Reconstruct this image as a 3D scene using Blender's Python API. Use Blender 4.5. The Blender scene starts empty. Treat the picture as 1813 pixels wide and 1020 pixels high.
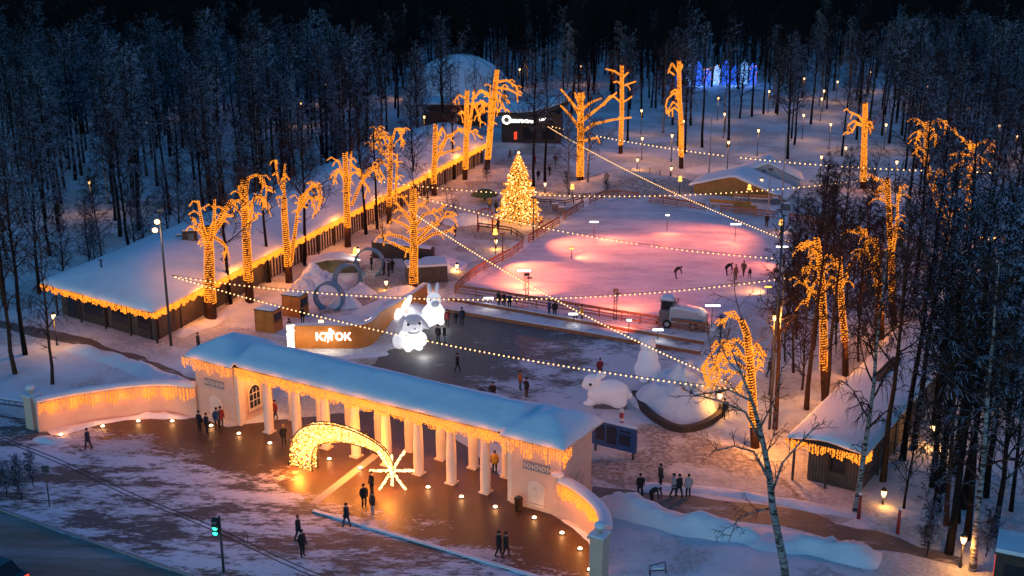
import bpy, bmesh, math, random
from mathutils import Vector, Matrix, noise
R = math.radians
random.seed(7)
sc = bpy.context.scene
COL = sc.collection

# ------------------------------------------------------------------ camera
FP, PIT, CAMH, CX, CY = 2130.0, R(17.2), 37.0, 906.5, 510.0
cd = bpy.data.cameras.new('camera'); cam = bpy.data.objects.new('camera', cd); COL.objects.link(cam)
cd.sensor_width = 36; cd.lens = 36*FP/1813; cd.clip_start = 1; cd.clip_end = 6000
cam.location = (0, 0, CAMH); cam.rotation_euler = (R(90)-PIT, 0, 0)
sc.camera = cam
# ------------------------------------------------------------------ dusk sky, the last light of a sunk sun, exposure
wd = bpy.data.worlds.new('World'); sc.world = wd; wd.use_nodes = True
wn = wd.node_tree.nodes; wl = wd.node_tree.links
sky = wn.new('ShaderNodeTexSky'); sky.sky_type = 'NISHITA'; sky.sun_disc = False
sky.sun_elevation = R(5); sky.sun_rotation = R(200); sky.ozone_density = 4.9; sky.altitude = 200
tint = wn.new('ShaderNodeMixRGB'); tint.blend_type = 'MULTIPLY'; tint.inputs[0].default_value = 1; tint.inputs[2].default_value = (.68, 1.02, 1.03, 1)
wl.new(sky.outputs[0], tint.inputs[1]); wl.new(tint.outputs[0], wn['Background'].inputs[0]); wn['Background'].inputs[1].default_value = 0.275
sl = bpy.data.lights.new('sun', 'SUN'); sl.energy = 0.02; sl.angle = R(30); sl.color = (0.6, 0.75, 1.0)
so = bpy.data.objects.new('sun', sl); COL.objects.link(so); so.rotation_euler = (R(70), 0, R(160))
sc.view_settings.view_transform = 'Standard'; sc.view_settings.look = 'None'
sc.view_settings.exposure = 0; sc.view_settings.gamma = 1
sc.cycles.max_bounces = 6; sc.cycles.diffuse_bounces = 3; sc.cycles.glossy_bounces = 2
sc.cycles.use_denoising = True; sc.cycles.sample_clamp_indirect = 2.0
sc.cycles.caustics_reflective = False; sc.cycles.caustics_refractive = False

# ------------------------------------------------------------------ photo ray -> world point
def ray(x, y):
    a = (x-CX)/FP; b = -(y-CY)/FP
    return Vector((a, math.cos(PIT)+b*math.sin(PIT), -math.sin(PIT)+b*math.cos(PIT)))
def W(x, y, z=0.0):
    d = ray(x, y); t = (z-CAMH)/d.z
    return Vector((d.x*t, d.y*t, z))
def atY(x, y, Y):
    d = ray(x, y); t = Y/d.y
    return Vector((d.x*t, Y, CAMH+d.z*t))
def pxof(p):
    z = p.z-CAMH
    yc = p.y*math.sin(PIT)+z*math.cos(PIT); zc = p.y*math.cos(PIT)-z*math.sin(PIT)
    return CX+FP*p.x/zc, CY-FP*yc/zc

# ------------------------------------------------------------------ materials
M = {}
def new_mat(name):
    m = bpy.data.materials.new(name); m.use_nodes = True; M[name] = m
    nt = m.node_tree; return m, nt, nt.nodes['Principled BSDF'], nt.nodes, nt.links
def ncoord(n, l, scale, detail=4, rough=.6, sc3=None, rot=0):
    tc = n.new('ShaderNodeTexCoord'); mp = n.new('ShaderNodeMapping')
    l.new(tc.outputs['Object'], mp.inputs[0])
    if sc3: mp.inputs['Scale'].default_value = sc3
    mp.inputs['Rotation'].default_value = (0, 0, rot)
    t = n.new('ShaderNodeTexNoise'); t.inputs['Scale'].default_value = scale; t.inputs['Detail'].default_value = detail
    t.inputs['Roughness'].default_value = rough
    l.new(mp.outputs[0], t.inputs['Vector']); return t
def ramp(n, l, src, a, b, ca=(0,0,0,1), cb=(1,1,1,1)):
    r = n.new('ShaderNodeValToRGB'); r.color_ramp.elements[0].position = a; r.color_ramp.elements[1].position = b
    r.color_ramp.elements[0].color = ca; r.color_ramp.elements[1].color = cb
    l.new(src, r.inputs[0]); return r
def c4(c): return (c[0], c[1], c[2], 1)
def bumpn(n, l, bsdf, src, st, dist):
    b = n.new('ShaderNodeBump'); b.inputs['Strength'].default_value = st; b.inputs['Distance'].default_value = dist
    l.new(src, b.inputs['Height']); l.new(b.outputs[0], bsdf.inputs['Normal']); return b
def plain(name, c, rough=.7, var=.25, scale=3.0, metal=0, bump=0):
    m, nt, b, n, l = new_mat(name)
    t = ncoord(n, l, scale)
    r = ramp(n, l, t.outputs[0], .3, .7, c4([x*(1-var) for x in c]), c4([min(1, x*(1+var)) for x in c]))
    l.new(r.outputs[0], b.inputs['Base Color']); b.inputs['Roughness'].default_value = rough; b.inputs['Metallic'].default_value = metal
    if bump: bumpn(n, l, b, t.outputs[0], bump, .05)
    return m
def glow(name, c, s, base=(.1, .08, .05), sample=False):
    m, nt, b, n, l = new_mat(name)
    b.inputs['Base Color'].default_value = c4(base); b.inputs['Emission Color'].default_value = c4(c)
    b.inputs['Emission Strength'].default_value = s
    if not sample: m.cycles.emission_sampling = 'NONE'
    return m
def snow(name, c=(.80, .82, .86), bs=.5, scale=.35, dirt=0.0, foot=.12):
    m, nt, b, n, l = new_mat(name)
    t = ncoord(n, l, scale, 8, .62); t2 = ncoord(n, l, 2.6, 5, .65); t3 = ncoord(n, l, .11, 3, .6)
    fm = ramp(n, l, t3.outputs[0], .36, .54); mk = n.new('ShaderNodeMath'); mk.operation = 'MULTIPLY'; l.new(t2.outputs[0], mk.inputs[0]); l.new(fm.outputs[0], mk.inputs[1])
    mx = n.new('ShaderNodeMath'); mx.operation = 'MULTIPLY_ADD'; mx.inputs[1].default_value = foot
    l.new(mk.outputs[0], mx.inputs[0]); l.new(t.outputs[0], mx.inputs[2])
    d = [x*(.9-dirt) for x in c]; d[2] *= 1-.1*dirt
    r = ramp(n, l, t.outputs[0], .35, .6, c4(d), c4(c))
    dm_ = ramp(n, l, mk.outputs[0], .38, .56); dx = n.new('ShaderNodeMixRGB'); l.new(dm_.outputs[0], dx.inputs[0]); l.new(r.outputs[0], dx.inputs[1]); dx.inputs[2].default_value = (c[0]*(1-2.6*dirt), c[1]*(1-2.9*dirt), c[2]*(1-3.2*dirt), 1)
    l.new(dx.outputs[0], b.inputs['Base Color']); b.inputs['Roughness'].default_value = .75
    b.inputs['Specular IOR Level'].default_value = .3
    bumpn(n, l, b, mx.outputs[0], bs, .6)
    return m
def patchy(name, dark, snowc=(.74, .76, .82), scale=.22, st=(1, 1, 1), rot=0, lo=.5, hi=.6, rough=.5, grad=None, bump=.25, dark2=None, streak=.5):
    """bare ground with snow blown over it; grad=(point, direction, length) lets the snow lie thicker one way"""
    m, nt, b, n, l = new_mat(name)
    t = ncoord(n, l, scale, 10, .74, st, rot); f = ncoord(n, l, 2.4, 6, .75, st, rot)
    a = n.new('ShaderNodeMath'); a.operation = 'MULTIPLY_ADD'; a.inputs[1].default_value = .35*streak
    l.new(f.outputs[0], a.inputs[0]); l.new(t.outputs[0], a.inputs[2]); src = a.outputs[0]
    if grad:
        p, d, L = grad
        g = n.new('ShaderNodeNewGeometry'); sb = n.new('ShaderNodeVectorMath'); sb.operation = 'SUBTRACT'; sb.inputs[1].default_value = p
        dt = n.new('ShaderNodeVectorMath'); dt.operation = 'DOT_PRODUCT'; dt.inputs[1].default_value = Vector(d)/L
        l.new(g.outputs['Position'], sb.inputs[0]); l.new(sb.outputs[0], dt.inputs[0])
        cl = n.new('ShaderNodeClamp'); cl.inputs['Min'].default_value = -.35; cl.inputs['Max'].default_value = .35
        l.new(dt.outputs['Value'], cl.inputs['Value'])
        ad = n.new('ShaderNodeMath'); ad.operation = 'ADD'; l.new(src, ad.inputs[0]); l.new(cl.outputs[0], ad.inputs[1]); src = ad.outputs[0]
    k = .175*streak
    r = ramp(n, l, src, lo+k, hi+k)
    v = ramp(n, l, f.outputs[0], .3, .7, c4(dark), c4(dark2 or [x*1.5 for x in dark]))
    mx = n.new('ShaderNodeMixRGB'); l.new(r.outputs[0], mx.inputs[0]); l.new(v.outputs[0], mx.inputs[1]); mx.inputs[2].default_value = c4(snowc)
    l.new(mx.outputs[0], b.inputs['Base Color'])
    rr = ramp(n, l, r.outputs[0], 0, 1, (rough,)*3+(1,), (.8,)*3+(1,)); l.new(rr.outputs[0], b.inputs['Roughness'])
    bumpn(n, l, b, src, bump, .3)
    return m
def bark(name, c, snowc=(.62, .66, .74), amount=.45, birch=False):
    """bark whose upper sides carry snow"""
    m, nt, b, n, l = new_mat(name)
    g = n.new('ShaderNodeNewGeometry'); sx = n.new('ShaderNodeSeparateXYZ'); l.new(g.outputs['Normal'], sx.inputs[0])
    t = ncoord(n, l, 1.3, 3); ad = n.new('ShaderNodeMath'); ad.operation = 'MULTIPLY_ADD'; ad.inputs[1].default_value = .8
    l.new(t.outputs[0], ad.inputs[0]); l.new(sx.outputs[2], ad.inputs[2])
    r = ramp(n, l, ad.outputs[0], 1.25-amount, 1.35-amount)
    if birch:
        w = ncoord(n, l, 1.0, 5, .7, (2, 2, 7)); br = ramp(n, l, w.outputs[0], .44, .52, (.04, .035, .03, 1), c4(c)); base = br.outputs[0]
    else:
        w = ncoord(n, l, 3.0, 4); br = ramp(n, l, w.outputs[0], .3, .7, c4([x*.6 for x in c]), c4([x*1.4 for x in c])); base = br.outputs[0]
    mx = n.new('ShaderNodeMixRGB'); l.new(r.outputs[0], mx.inputs[0]); l.new(base, mx.inputs[1]); mx.inputs[2].default_value = c4(snowc)
    l.new(mx.outputs[0], b.inputs['Base Color']); b.inputs['Roughness'].default_value = .9; b.inputs['Specular IOR Level'].default_value = .1
    return m

GA = R(-31)                       # the heading every building of the park shares
UV, VV = Vector((math.cos(GA), math.sin(GA), 0)), Vector((-math.sin(GA), math.cos(GA), 0))
snow('snow', bs=.55); snow('snow_ground', bs=.8, scale=.18, dirt=.13, foot=.6); snow('roof_snow', (.82, .84, .88), .18, .5)
snow('trampled', (.72, .70, .70), 1.0, .5, .2, .8)
patchy('rink_snow', (.36, .37, .42), (.74, .74, .77), .14, (1, 2.6, 1), -GA, .38, .58, .55, None, .3, streak=1.0)
patchy('plaza', (.075, .040, .028), (.70, .70, .74), .20, (.9, 1.8, 1), -GA, .53, .60, .5, (W(560, 870), -VV, 24), .12, (.10, .058, .042), streak=1.2)
def paving(name, size, rot):
    nt = M[name].node_tree; n, l = nt.nodes, nt.links; b = n['Principled BSDF']; src = b.inputs['Base Color'].links[0].from_socket
    tc = n.new('ShaderNodeTexCoord'); mp = n.new('ShaderNodeMapping'); mp.inputs['Rotation'].default_value = (0, 0, rot); l.new(tc.outputs['Object'], mp.inputs[0])
    br = n.new('ShaderNodeTexBrick'); br.inputs['Scale'].default_value = 1/size; br.inputs['Color1'].default_value = (1, 1, 1, 1); br.inputs['Color2'].default_value = (.80, .78, .76, 1); br.inputs['Mortar'].default_value = (.62, .60, .58, 1); br.inputs['Mortar Size'].default_value = .03
    l.new(mp.outputs[0], br.inputs['Vector']); w = ncoord(n, l, .25, 5, .7); wr = ramp(n, l, w.outputs[0], .3, .7, (.62, .62, .64, 1), (1.25, 1.2, 1.15, 1))
    m1 = n.new('ShaderNodeMixRGB'); m1.blend_type = 'MULTIPLY'; m1.inputs[0].default_value = .8; l.new(src, m1.inputs[1]); l.new(br.outputs[0], m1.inputs[2])
    m2 = n.new('ShaderNodeMixRGB'); m2.blend_type = 'MULTIPLY'; m2.inputs[0].default_value = .8; l.new(m1.outputs[0], m2.inputs[1]); l.new(wr.outputs[0], m2.inputs[2]); l.new(m2.outputs[0], b.inputs['Base Color'])
paving('plaza', .9, GA)
patchy('pavement', (.075, .072, .072), (.70, .73, .80), .2, (.6, 1.6, 1), -GA, .46, .54, .7, None, .35, streak=1.2)
patchy('road', (.15, .115, .09), (.34, .33, .33), .12, (.35, 3.5, 1), -GA, .42, .66, .9, None, .1)
patchy('square', (.095, .085, .078), (.60, .62, .68), .2, (.8, 1.4, 1), -GA, .49, .60, .7, (W(930, 655), UV, 60), .12, streak=1.1)
patchy('path', (.10, .082, .07), (.60, .58, .58), .3, (.5, 2.4, 1), -GA, .55, .74, .6, None, .3, streak=.7)
patchy('deck', (.13, .07, .04), (.72, .73, .77), .35, (1, 1, 1), 0, .36, .5, .6, None, .2)
plain('plaster', (.70, .48, .37), .8, .07, 1.2); plain('white_plaster', (.74, .62, .52), .75, .05, 1.5)
plain('moulding', (.68, .62, .58), .8, .08); plain('iron', (.02, .02, .022), .5, .2); plain('dark_steel', (.05, .055, .06), .5, .2)
plain('stone', (.42, .38, .35), .8, .15); plain('wood', (.42, .17, .05), .6, .3, 2.2); plain('slat', (.62, .52, .42), .7, .25, 2); plain('orange_wood', (.56, .20, .03), .55, .18, 1.2)
plain('rail_wood', (.28, .12, .06), .7, .3); plain('dark_wood', (.045, .032, .025), .7, .35, 2); plain('brown_wall', (.075, .06, .05), .7, .3, 1.5)
plain('dark_glass', (.015, .017, .02), .12, .3); plain('concrete', (.28, .28, .29), .8, .15); plain('blue_board', (.02, .09, .24), .5, .35, .9)
plain('blue_ring', (.07, .19, .30), .5, .15); plain('mural', (.10, .13, .07), .7, .9, .6); plain('rubber', (.015, .015, .016), .8, .2)
plain('machine', (.42, .43, .47), .45, .1); plain('machine_dark', (.12, .12, .14), .5, .2); plain('ochre', (.30, .15, .03), .65, .25, .8)
plain('grey_fur', (.36, .38, .44), .7, .08); plain('red_paint', (.32, .03, .025), .5, .2); plain('navy', (.02, .025, .05), .7, .3)
plain('car_paint', (.012, .02, .035), .25, .1); plain('yellow', (.5, .26, .03), .6, .15); plain('green_canvas', (.08, .11, .03), .8, .3)
plain('cable', (.01, .01, .011), .6, .1); plain('hedge', (.035, .03, .028), .9, .4, 4); plain('spruce', (.03, .05, .02), .9, .4, 4)
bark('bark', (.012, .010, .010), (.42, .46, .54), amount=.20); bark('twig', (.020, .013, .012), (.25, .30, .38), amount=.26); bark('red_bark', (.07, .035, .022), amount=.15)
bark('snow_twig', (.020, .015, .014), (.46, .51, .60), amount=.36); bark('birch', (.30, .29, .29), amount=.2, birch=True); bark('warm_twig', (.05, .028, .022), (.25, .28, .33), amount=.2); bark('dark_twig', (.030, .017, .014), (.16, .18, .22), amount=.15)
AMB = (1.0, .28, .012)
glow('amber', AMB, 1.5); glow('icicle', (1.0, .25, .010), 2.0); glow('festoon', (1.0, .55, .22), 3.0); glow('arch_light', (1.0, .30, .02), 1.9)
glow('arch_core', (1.0, .56, .20), 4.5); glow('lamp', (1.0, .55, .24), 4); glow('flood', (1.0, .95, .88), 6); glow('sign_light', (1, .97, .9), 4.5)
glow('spot_light', (1, .72, .42), 7); glow('torch', (1, .36, .05), 4); glow('green_lamp', (.03, 1, .55), 3); glow('tail_lamp', (1, .04, .01), 3)
glow('blue_tube', (.015, .12, 1.0), 3.2); glow('ice_tube', (.18, .42, 1.0), 3.0); glow('warm_panel', (1, .42, .12), .55, (.4, .3, .2))
glow('rabbit_bright', (1, .98, .95), .95, (.8, .8, .8), True); glow('rabbit_mid', (.95, .96, 1), .50, (.8, .8, .8)); glow('rabbit_faint_glow', (.75, .82, 1), .06, (.82, .82, .85))  # the weakest emission also brightens the unlit figures
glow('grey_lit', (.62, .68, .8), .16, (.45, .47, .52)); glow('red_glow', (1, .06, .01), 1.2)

# ------------------------------------------------------------------ mesh builder
class MB:
    def __init__(s): s.v = []; s.f = []; s.m = []; s.sm = []
    def add(s, vs, fs, mat=0, smooth=False):
        o = len(s.v); s.v += [tuple(p) for p in vs]
        for q in fs: s.f.append(tuple(i+o for i in q)); s.m.append(mat); s.sm.append(smooth)
    def box(s, c, d, rz=0, mat=0, tilt=None):
        h = [x/2 for x in d]; mt = Matrix.Rotation(rz, 3, 'Z')
        if tilt is not None: mt = mt @ tilt
        vs = [Vector(c)+mt @ Vector((a*h[0], b*h[1], e*h[2])) for a in (-1, 1) for b in (-1, 1) for e in (-1, 1)]
        s.add(vs, [(0, 1, 3, 2), (4, 6, 7, 5), (0, 4, 5, 1), (2, 3, 7, 6), (0, 2, 6, 4), (1, 5, 7, 3)], mat)
    def tube(s, pts, r, n=6, mat=0, cap=True, smooth=True):
        pts = [Vector(p) for p in pts]; k = len(pts)
        if not isinstance(r, (list, tuple)): r = [r]*k
        vs = []; ref = None
        for i, p in enumerate(pts):
            t = (pts[min(i+1, k-1)]-pts[max(i-1, 0)])
            if t.length < 1e-6: t = Vector((0, 0, 1))
            t.normalize()
            if ref is None: ref = Vector((0, 1, 0)) if abs(t.z) > .9 else Vector((0, 0, 1))
            a = t.cross(ref)
            if a.length < 1e-4: a = t.cross(Vector((1, 0, 0)))
            a.normalize(); b = t.cross(a); ref = -b if False else ref
            for j in range(n):
                q = 2*math.pi*j/n; vs.append(p+(a*math.cos(q)+b*math.sin(q))*r[i])
        fs = [(i*n+j, i*n+(j+1) % n, (i+1)*n+(j+1) % n, (i+1)*n+j) for i in range(k-1) for j in range(n)]
        if cap: fs += [tuple(range(n-1, -1, -1)), tuple((k-1)*n+j for j in range(n))]
        s.add(vs, fs, mat, smooth)
    def sphere(s, c, r, nu=12, nv=8, mat=0, rot=None):
        if not isinstance(r, (list, tuple)): r = (r, r, r)
        vs = []
        for i in range(nv+1):
            th = math.pi*i/nv
            for j in range(nu):
                ph = 2*math.pi*j/nu; p = Vector((r[0]*math.sin(th)*math.cos(ph), r[1]*math.sin(th)*math.sin(ph), r[2]*math.cos(th)))
                if rot is not None: p = rot @ p
                vs.append(Vector(c)+p)
        fs = [(i*nu+j, (i+1)*nu+j, (i+1)*nu+(j+1) % nu, i*nu+(j+1) % nu) for i in range(nv) for j in range(nu)]
        s.add(vs, fs, mat, True)
    def lathe(s, prof, n=16, c=(0, 0, 0), mat=0, smooth=True):
        vs = [(c[0]+r*math.cos(2*math.pi*j/n), c[1]+r*math.sin(2*math.pi*j/n), c[2]+z) for r, z in prof for j in range(n)]
        k = len(prof)
        fs = [(i*n+j, i*n+(j+1) % n, (i+1)*n+(j+1) % n, (i+1)*n+j) for i in range(k-1) for j in range(n)]
        fs += [tuple(range(n-1, -1, -1)), tuple((k-1)*n+j for j in range(n))]
        s.add(vs, fs, mat, smooth)
    def prism(s, poly, z0, z1, mat=0):
        n = len(poly); vs = [(p[0], p[1], z0) for p in poly]+[(p[0], p[1], z1) for p in poly]
        s.add(vs, [tuple(range(n-1, -1, -1)), tuple(range(n, 2*n))]+[(i, (i+1) % n, n+(i+1) % n, n+i) for i in range(n)], mat)
    def slab(s, poly, o, ax, up, d, mat=0):
        """poly in a plane: origin o, axes ax and up, thickness d along ax x up"""
        nrm = Vector(ax).cross(Vector(up)); n = len(poly)
        a = [Vector(o)+Vector(ax)*p[0]+Vector(up)*p[1] for p in poly]; b = [p+nrm*d for p in a]
        s.add(a+b, [tuple(range(n-1, -1, -1)), tuple(range(n, 2*n))]+[(i, (i+1) % n, n+(i+1) % n, n+i) for i in range(n)], mat)
    def octa(s, c, r, mat=0):
        x, y, z = c
        s.add([(x+r, y, z), (x-r, y, z), (x, y+r, z), (x, y-r, z), (x, y, z+r), (x, y, z-r)],
              [(0, 2, 4), (2, 1, 4), (1, 3, 4), (3, 0, 4), (2, 0, 5), (1, 2, 5), (3, 1, 5), (0, 3, 5)], mat)
    def field(s, xs, ys, zf, inside, skirt=.2, mat=0, smooth=True):
        idx = {}; cells = set()
        for i in range(len(xs)-1):
            for j in range(len(ys)-1):
                if inside((xs[i]+xs[i+1])/2, (ys[j]+ys[j+1])/2): cells.add((i, j))
        vs = []; fs = []; low = {}
        def V(i, j):
            if (i, j) not in idx: idx[(i, j)] = len(vs); vs.append((xs[i], ys[j], zf(xs[i], ys[j])))
            return idx[(i, j)]
        def Lw(i, j):
            if (i, j) not in low: low[(i, j)] = len(vs); vs.append((xs[i], ys[j], zf(xs[i], ys[j])-skirt))
            return low[(i, j)]
        for i, j in sorted(cells):
            fs.append((V(i, j), V(i+1, j), V(i+1, j+1), V(i, j+1)))
            fs.append((Lw(i, j+1), Lw(i+1, j+1), Lw(i+1, j), Lw(i, j)))
            for di, dj, a, b in ((0, -1, (i, j), (i+1, j)), (1, 0, (i+1, j), (i+1, j+1)), (0, 1, (i+1, j+1), (i, j+1)), (-1, 0, (i, j+1), (i, j))):
                if (i+di, j+dj) not in cells: fs.append((V(*b), V(*a), Lw(*a), Lw(*b)))
        s.add(vs, fs, mat, smooth)
    def mesh(s, name, mats):
        me = bpy.data.meshes.new(name); me.from_pydata(s.v, [], s.f)
        for m in mats: me.materials.append(M[m])
        me.polygons.foreach_set('material_index', s.m); me.polygons.foreach_set('use_smooth', s.sm)
        me.update(); return me
    def build(s, name, mats, parent=None, loc=(0, 0, 0), rz=0):
        if isinstance(mats, str): mats = [mats]
        return put(name, s.mesh(name, mats), parent, loc, rz)
def put(name, me, parent=None, loc=(0, 0, 0), rz=0):
    o = bpy.data.objects.new(name, me); COL.objects.link(o)
    if parent is not None: o.parent = parent
    o.location = loc; o.rotation_euler = (0, 0, rz); return o
def tag(o, label, cat, group=None, kind=None):
    o['label'] = label; o['category'] = cat
    if group: o['group'] = group
    if kind: o['kind'] = kind
    return o
def thing(name, label, cat, loc=(0, 0, 0), rz=0, group=None):
    o = bpy.data.objects.new(name, None); COL.objects.link(o); o.location = loc; o.rotation_euler = (0, 0, rz); o.empty_display_size = .3
    return tag(o, label, cat, group)
def struct(o): o['kind'] = 'structure'; return o
def dup(o, parent=None, loc=None, rz=None):
    c = o.copy(); COL.objects.link(c)
    if parent is not None: c.parent = parent
    for ch in o.children: dup(ch, c)
    if loc is not None: c.location = loc
    if rz is not None: c.rotation_euler = (0, 0, rz)
    return c
LK = 1.7
def lamp_at(parent, loc, power, color=(1, .48, .16), radius=.15, name='lamp_glow'):
    ld = bpy.data.lights.new(name, 'POINT'); ld.energy = power*LK; ld.color = color; ld.shadow_soft_size = radius
    o = bpy.data.objects.new(name, ld); COL.objects.link(o)
    if parent is not None: o.parent = parent
    o.location = loc; return o
FL = 1.5
def spot_at(parent, loc, target, power, color, size=110, blend=.9, radius=.2):
    ld = bpy.data.lights.new('flood_beam', 'SPOT'); ld.energy = power*FL; ld.color = color; ld.spot_size = R(size); ld.spot_blend = blend; ld.shadow_soft_size = radius
    o = bpy.data.objects.new('flood_beam', ld); COL.objects.link(o)
    if parent is not None: o.parent = parent
    o.location = loc; o.rotation_euler = (Vector(target)-Vector(loc)).to_track_quat('-Z', 'Y').to_euler(); return o
def linspace(a, b, n): return [a+(b-a)*i/(n-1) for i in range(n)]

# ------------------------------------------------------------------ the setting
def sheet(name, pts, z, mat, jit=.35, step=1.2, seed=0):
    """flat sheet with a ragged outline; pts are world points"""
    out = []
    for i, p in enumerate(pts):
        q = pts[(i+1) % len(pts)]; n = max(1, int((q-p).length/step))
        for k in range(n):
            a = p.lerp(q, k/n); nv = noise.noise_vector(Vector((a.x*.45+seed, a.y*.45, seed)))
            out.append((a.x+nv.x*jit*1.6, a.y+nv.y*jit*1.6, z))
    me = bpy.data.meshes.new(name); bm = bmesh.new(); bm.faces.new([bm.verts.new(p) for p in out])
    bmesh.ops.triangulate(bm, faces=bm.faces[:]); bm.normal_update()
    for f in bm.faces:
        if f.normal.z < 0: f.normal_flip()
    bm.to_mesh(me); bm.free(); me.materials.append(M[mat])
    return struct(put(name, me))
g = MB(); S = 2600; g.add([(-S, -200, 0), (S, -200, 0), (S, S, 0), (-S, S, 0)], [(0, 1, 2, 3)])
struct(g.build('snow_ground', 'snow_ground'))
sheet('pavement', [W(-900, 480), W(-60, 700), W(60, 760), W(110, 775), W(330, 800), W(1075, 1010), W(1200, 1140), W(900, 1300), W(250, 1300), W(-900, 600)], .004, 'pavement', .5)
def rows(pl): return [W(*p) for p in pl]
sheet('plaza', rows([(92, 776), (182, 750), (262, 738), (350, 740), (412, 756), (560, 735), (720, 720), (905, 850), (989, 912), (1025, 934), (1052, 960), (1064, 985), (1060, 1040), (950, 1022), (600, 910), (470, 850), (300, 812), (160, 800)]), .008, 'plaza', .45)
road_dir = UV
a, b = W(0, 905), W(330, 1020)
rd = (b-a).normalized(); rn = Vector((-rd.y, rd.x, 0))
sheet('road', [a-rd*80, a+rd*90, a+rd*90-rn*40, a-rd*80-rn*40], .010, 'road', .12)
kb = MB(); c0 = a-rd*80; kb.box((a+rd*5+rn*.09)+Vector((0, 0, .06)), (170, .16, .12), math.atan2(rd.y, rd.x)); struct(kb.build('kerb', 'concrete'))
sheet('park_square', rows([(600, 668), (660, 640), (715, 612), (768, 566), (795, 549), (1236, 626), (1200, 655), (1130, 700), (1050, 742), (1020, 790), (900, 790), (700, 735)]), .005, 'square', .6)
sheet('path_left', rows([(-60, 556), (90, 585), (170, 606), (300, 650), (350, 672), (350, 690), (300, 668), (190, 625), (90, 600), (-60, 572)]), .006, 'path', .4)
sheet('path_right', rows([(1010, 850), (1120, 872), (1260, 880), (1420, 905), (1560, 945), (1700, 985), (1700, 1000), (1560, 975), (1420, 940), (1300, 920), (1200, 905), (1080, 905), (1045, 875)]), .006, 'path', .4)
sheet('ice_rink', rows([(808, 521), (1252, 592), (1390, 510), (1475, 425), (1480, 414), (1180, 368), (1095, 352), (1045, 360), (930, 440)]), .012, 'rink_snow', .15)
sheet('trampled_snow', rows([(640, 545), (780, 512), (930, 420), (1035, 352), (990, 262), (930, 252), (880, 285), (800, 350), (740, 420), (640, 470), (560, 560)]), .005, 'trampled', .8)
sheet('trampled_snow', rows([(1010, 790), (1060, 745), (1200, 765), (1330, 800), (1420, 880), (1520, 915), (1500, 930), (1260, 872), (1120, 866), (1040, 845)]), .0045, 'trampled', .8, seed=4)
sheet('trampled_snow', rows([(520, 640), (600, 630), (690, 632), (700, 650), (640, 668), (560, 660)]), .0035, 'trampled', .6, seed=6)
sheet('deck', rows([(783, 545), (800, 520), (1252, 596), (1238, 624)]), .016, 'deck', .1)
st = MB(); st.add([W(548, 890, .012), W(660, 803, .012), W(672, 807, .012), W(562, 893, .012)], [(0, 1, 2, 3)]); struct(st.build('paving_strip', 'stone'))
st = MB(); p0, p1 = W(555, 905), W(985, 1032)
st.box(((p0+p1)/2)+Vector((0, 0, .05)), ((p1-p0).length, .25, .10), math.atan2((p1-p0).y, (p1-p0).x)); struct(st.build('plaza_edge', 'snow'))
def bank(name, pts, h, w, seed=0, mat='snow'):
    """a ridge of shovelled snow along a path of world points"""
    mb = MB(); n = 13; L = []
    for i in range(len(pts)-1):
        k = max(1, int((pts[i+1]-pts[i]).length/.4))
        L += [pts[i].lerp(pts[i+1], j/k) for j in range(k)]
    L.append(pts[-1]); vs = []
    for i, p in enumerate(L):
        t = (L[min(i+1, len(L)-1)]-L[max(i-1, 0)]).normalized(); s = Vector((-t.y, t.x, 0)); e = min(1, i/3, (len(L)-1-i)/3)
        for j in range(n):
            u = j/(n-1)*2-1; z = h*(1-u*u)**1.3*e*(.6+.9*noise.noise(p*.8+Vector((seed, u, 0)))**2+.5*noise.noise(p*.35+Vector((seed, 0, 0)))+.30*noise.noise(p*1.7+Vector((u*2, seed, 0)))+.22*noise.noise(p*3.6+Vector((u*4, seed, 0))))
            q = p+s*u*w*(.8+.4*noise.noise(p*.5+Vector((0, seed, 0)))); vs.append((q.x, q.y, max(-.02, z-.02)))
    mb.add(vs, [(i*n+j, (i+1)*n+j, (i+1)*n+j+1, i*n+j+1) for i in range(len(L)-1) for j in range(n-1)], 0, True)
    return struct(mb.build(name, mat))
bank('snow_bank', rows([(1066, 880), (1110, 905), (1200, 930), (1300, 945), (1420, 965), (1560, 995)]), 1.3, 1.5, 3)
bank('snow_bank', rows([(120, 612), (200, 636), (300, 674), (345, 694)]), .7, 1.3, 9)
bank('snow_bank', rows([(105, 768), (180, 748), (262, 736), (340, 740)]), .35, .5, 5)
bank('snow_bank', rows([(992, 918), (1022, 934), (1050, 958), (1060, 985)]), .3, .45, 15)
bank('snow_bank', rows([(60, 775), (95, 782), (130, 775)]), .6, .8, 25)
bank('snow_bank', rows([(310, 596), (380, 566), (450, 520)]), .5, 1.2, 35)
bank('snow_bank', rows([(560, 640), (620, 633), (690, 625)]), .35, .9, 45)
bank('snow_bank', rows([(1130, 860), (1260, 868), (1400, 890), (1520, 915)]), .3, .8, 55)

# ------------------------------------------------------------------ text
def text_mesh(txt, size, depth, mat, name='letters'):
    cu = bpy.data.curves.new('txt', 'FONT'); cu.body = txt; cu.size = size; cu.extrude = depth; cu.align_x = 'CENTER'; cu.align_y = 'CENTER'; cu.offset = size*.012
    o = bpy.data.objects.new('txt', cu); COL.objects.link(o); bpy.context.view_layer.update()
    me = bpy.data.meshes.new_from_object(o.evaluated_get(bpy.context.evaluated_depsgraph_get())); COL.objects.unlink(o); bpy.data.objects.remove(o)
    me.name = name; me.materials.clear(); me.materials.append(M[mat]); return me

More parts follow.
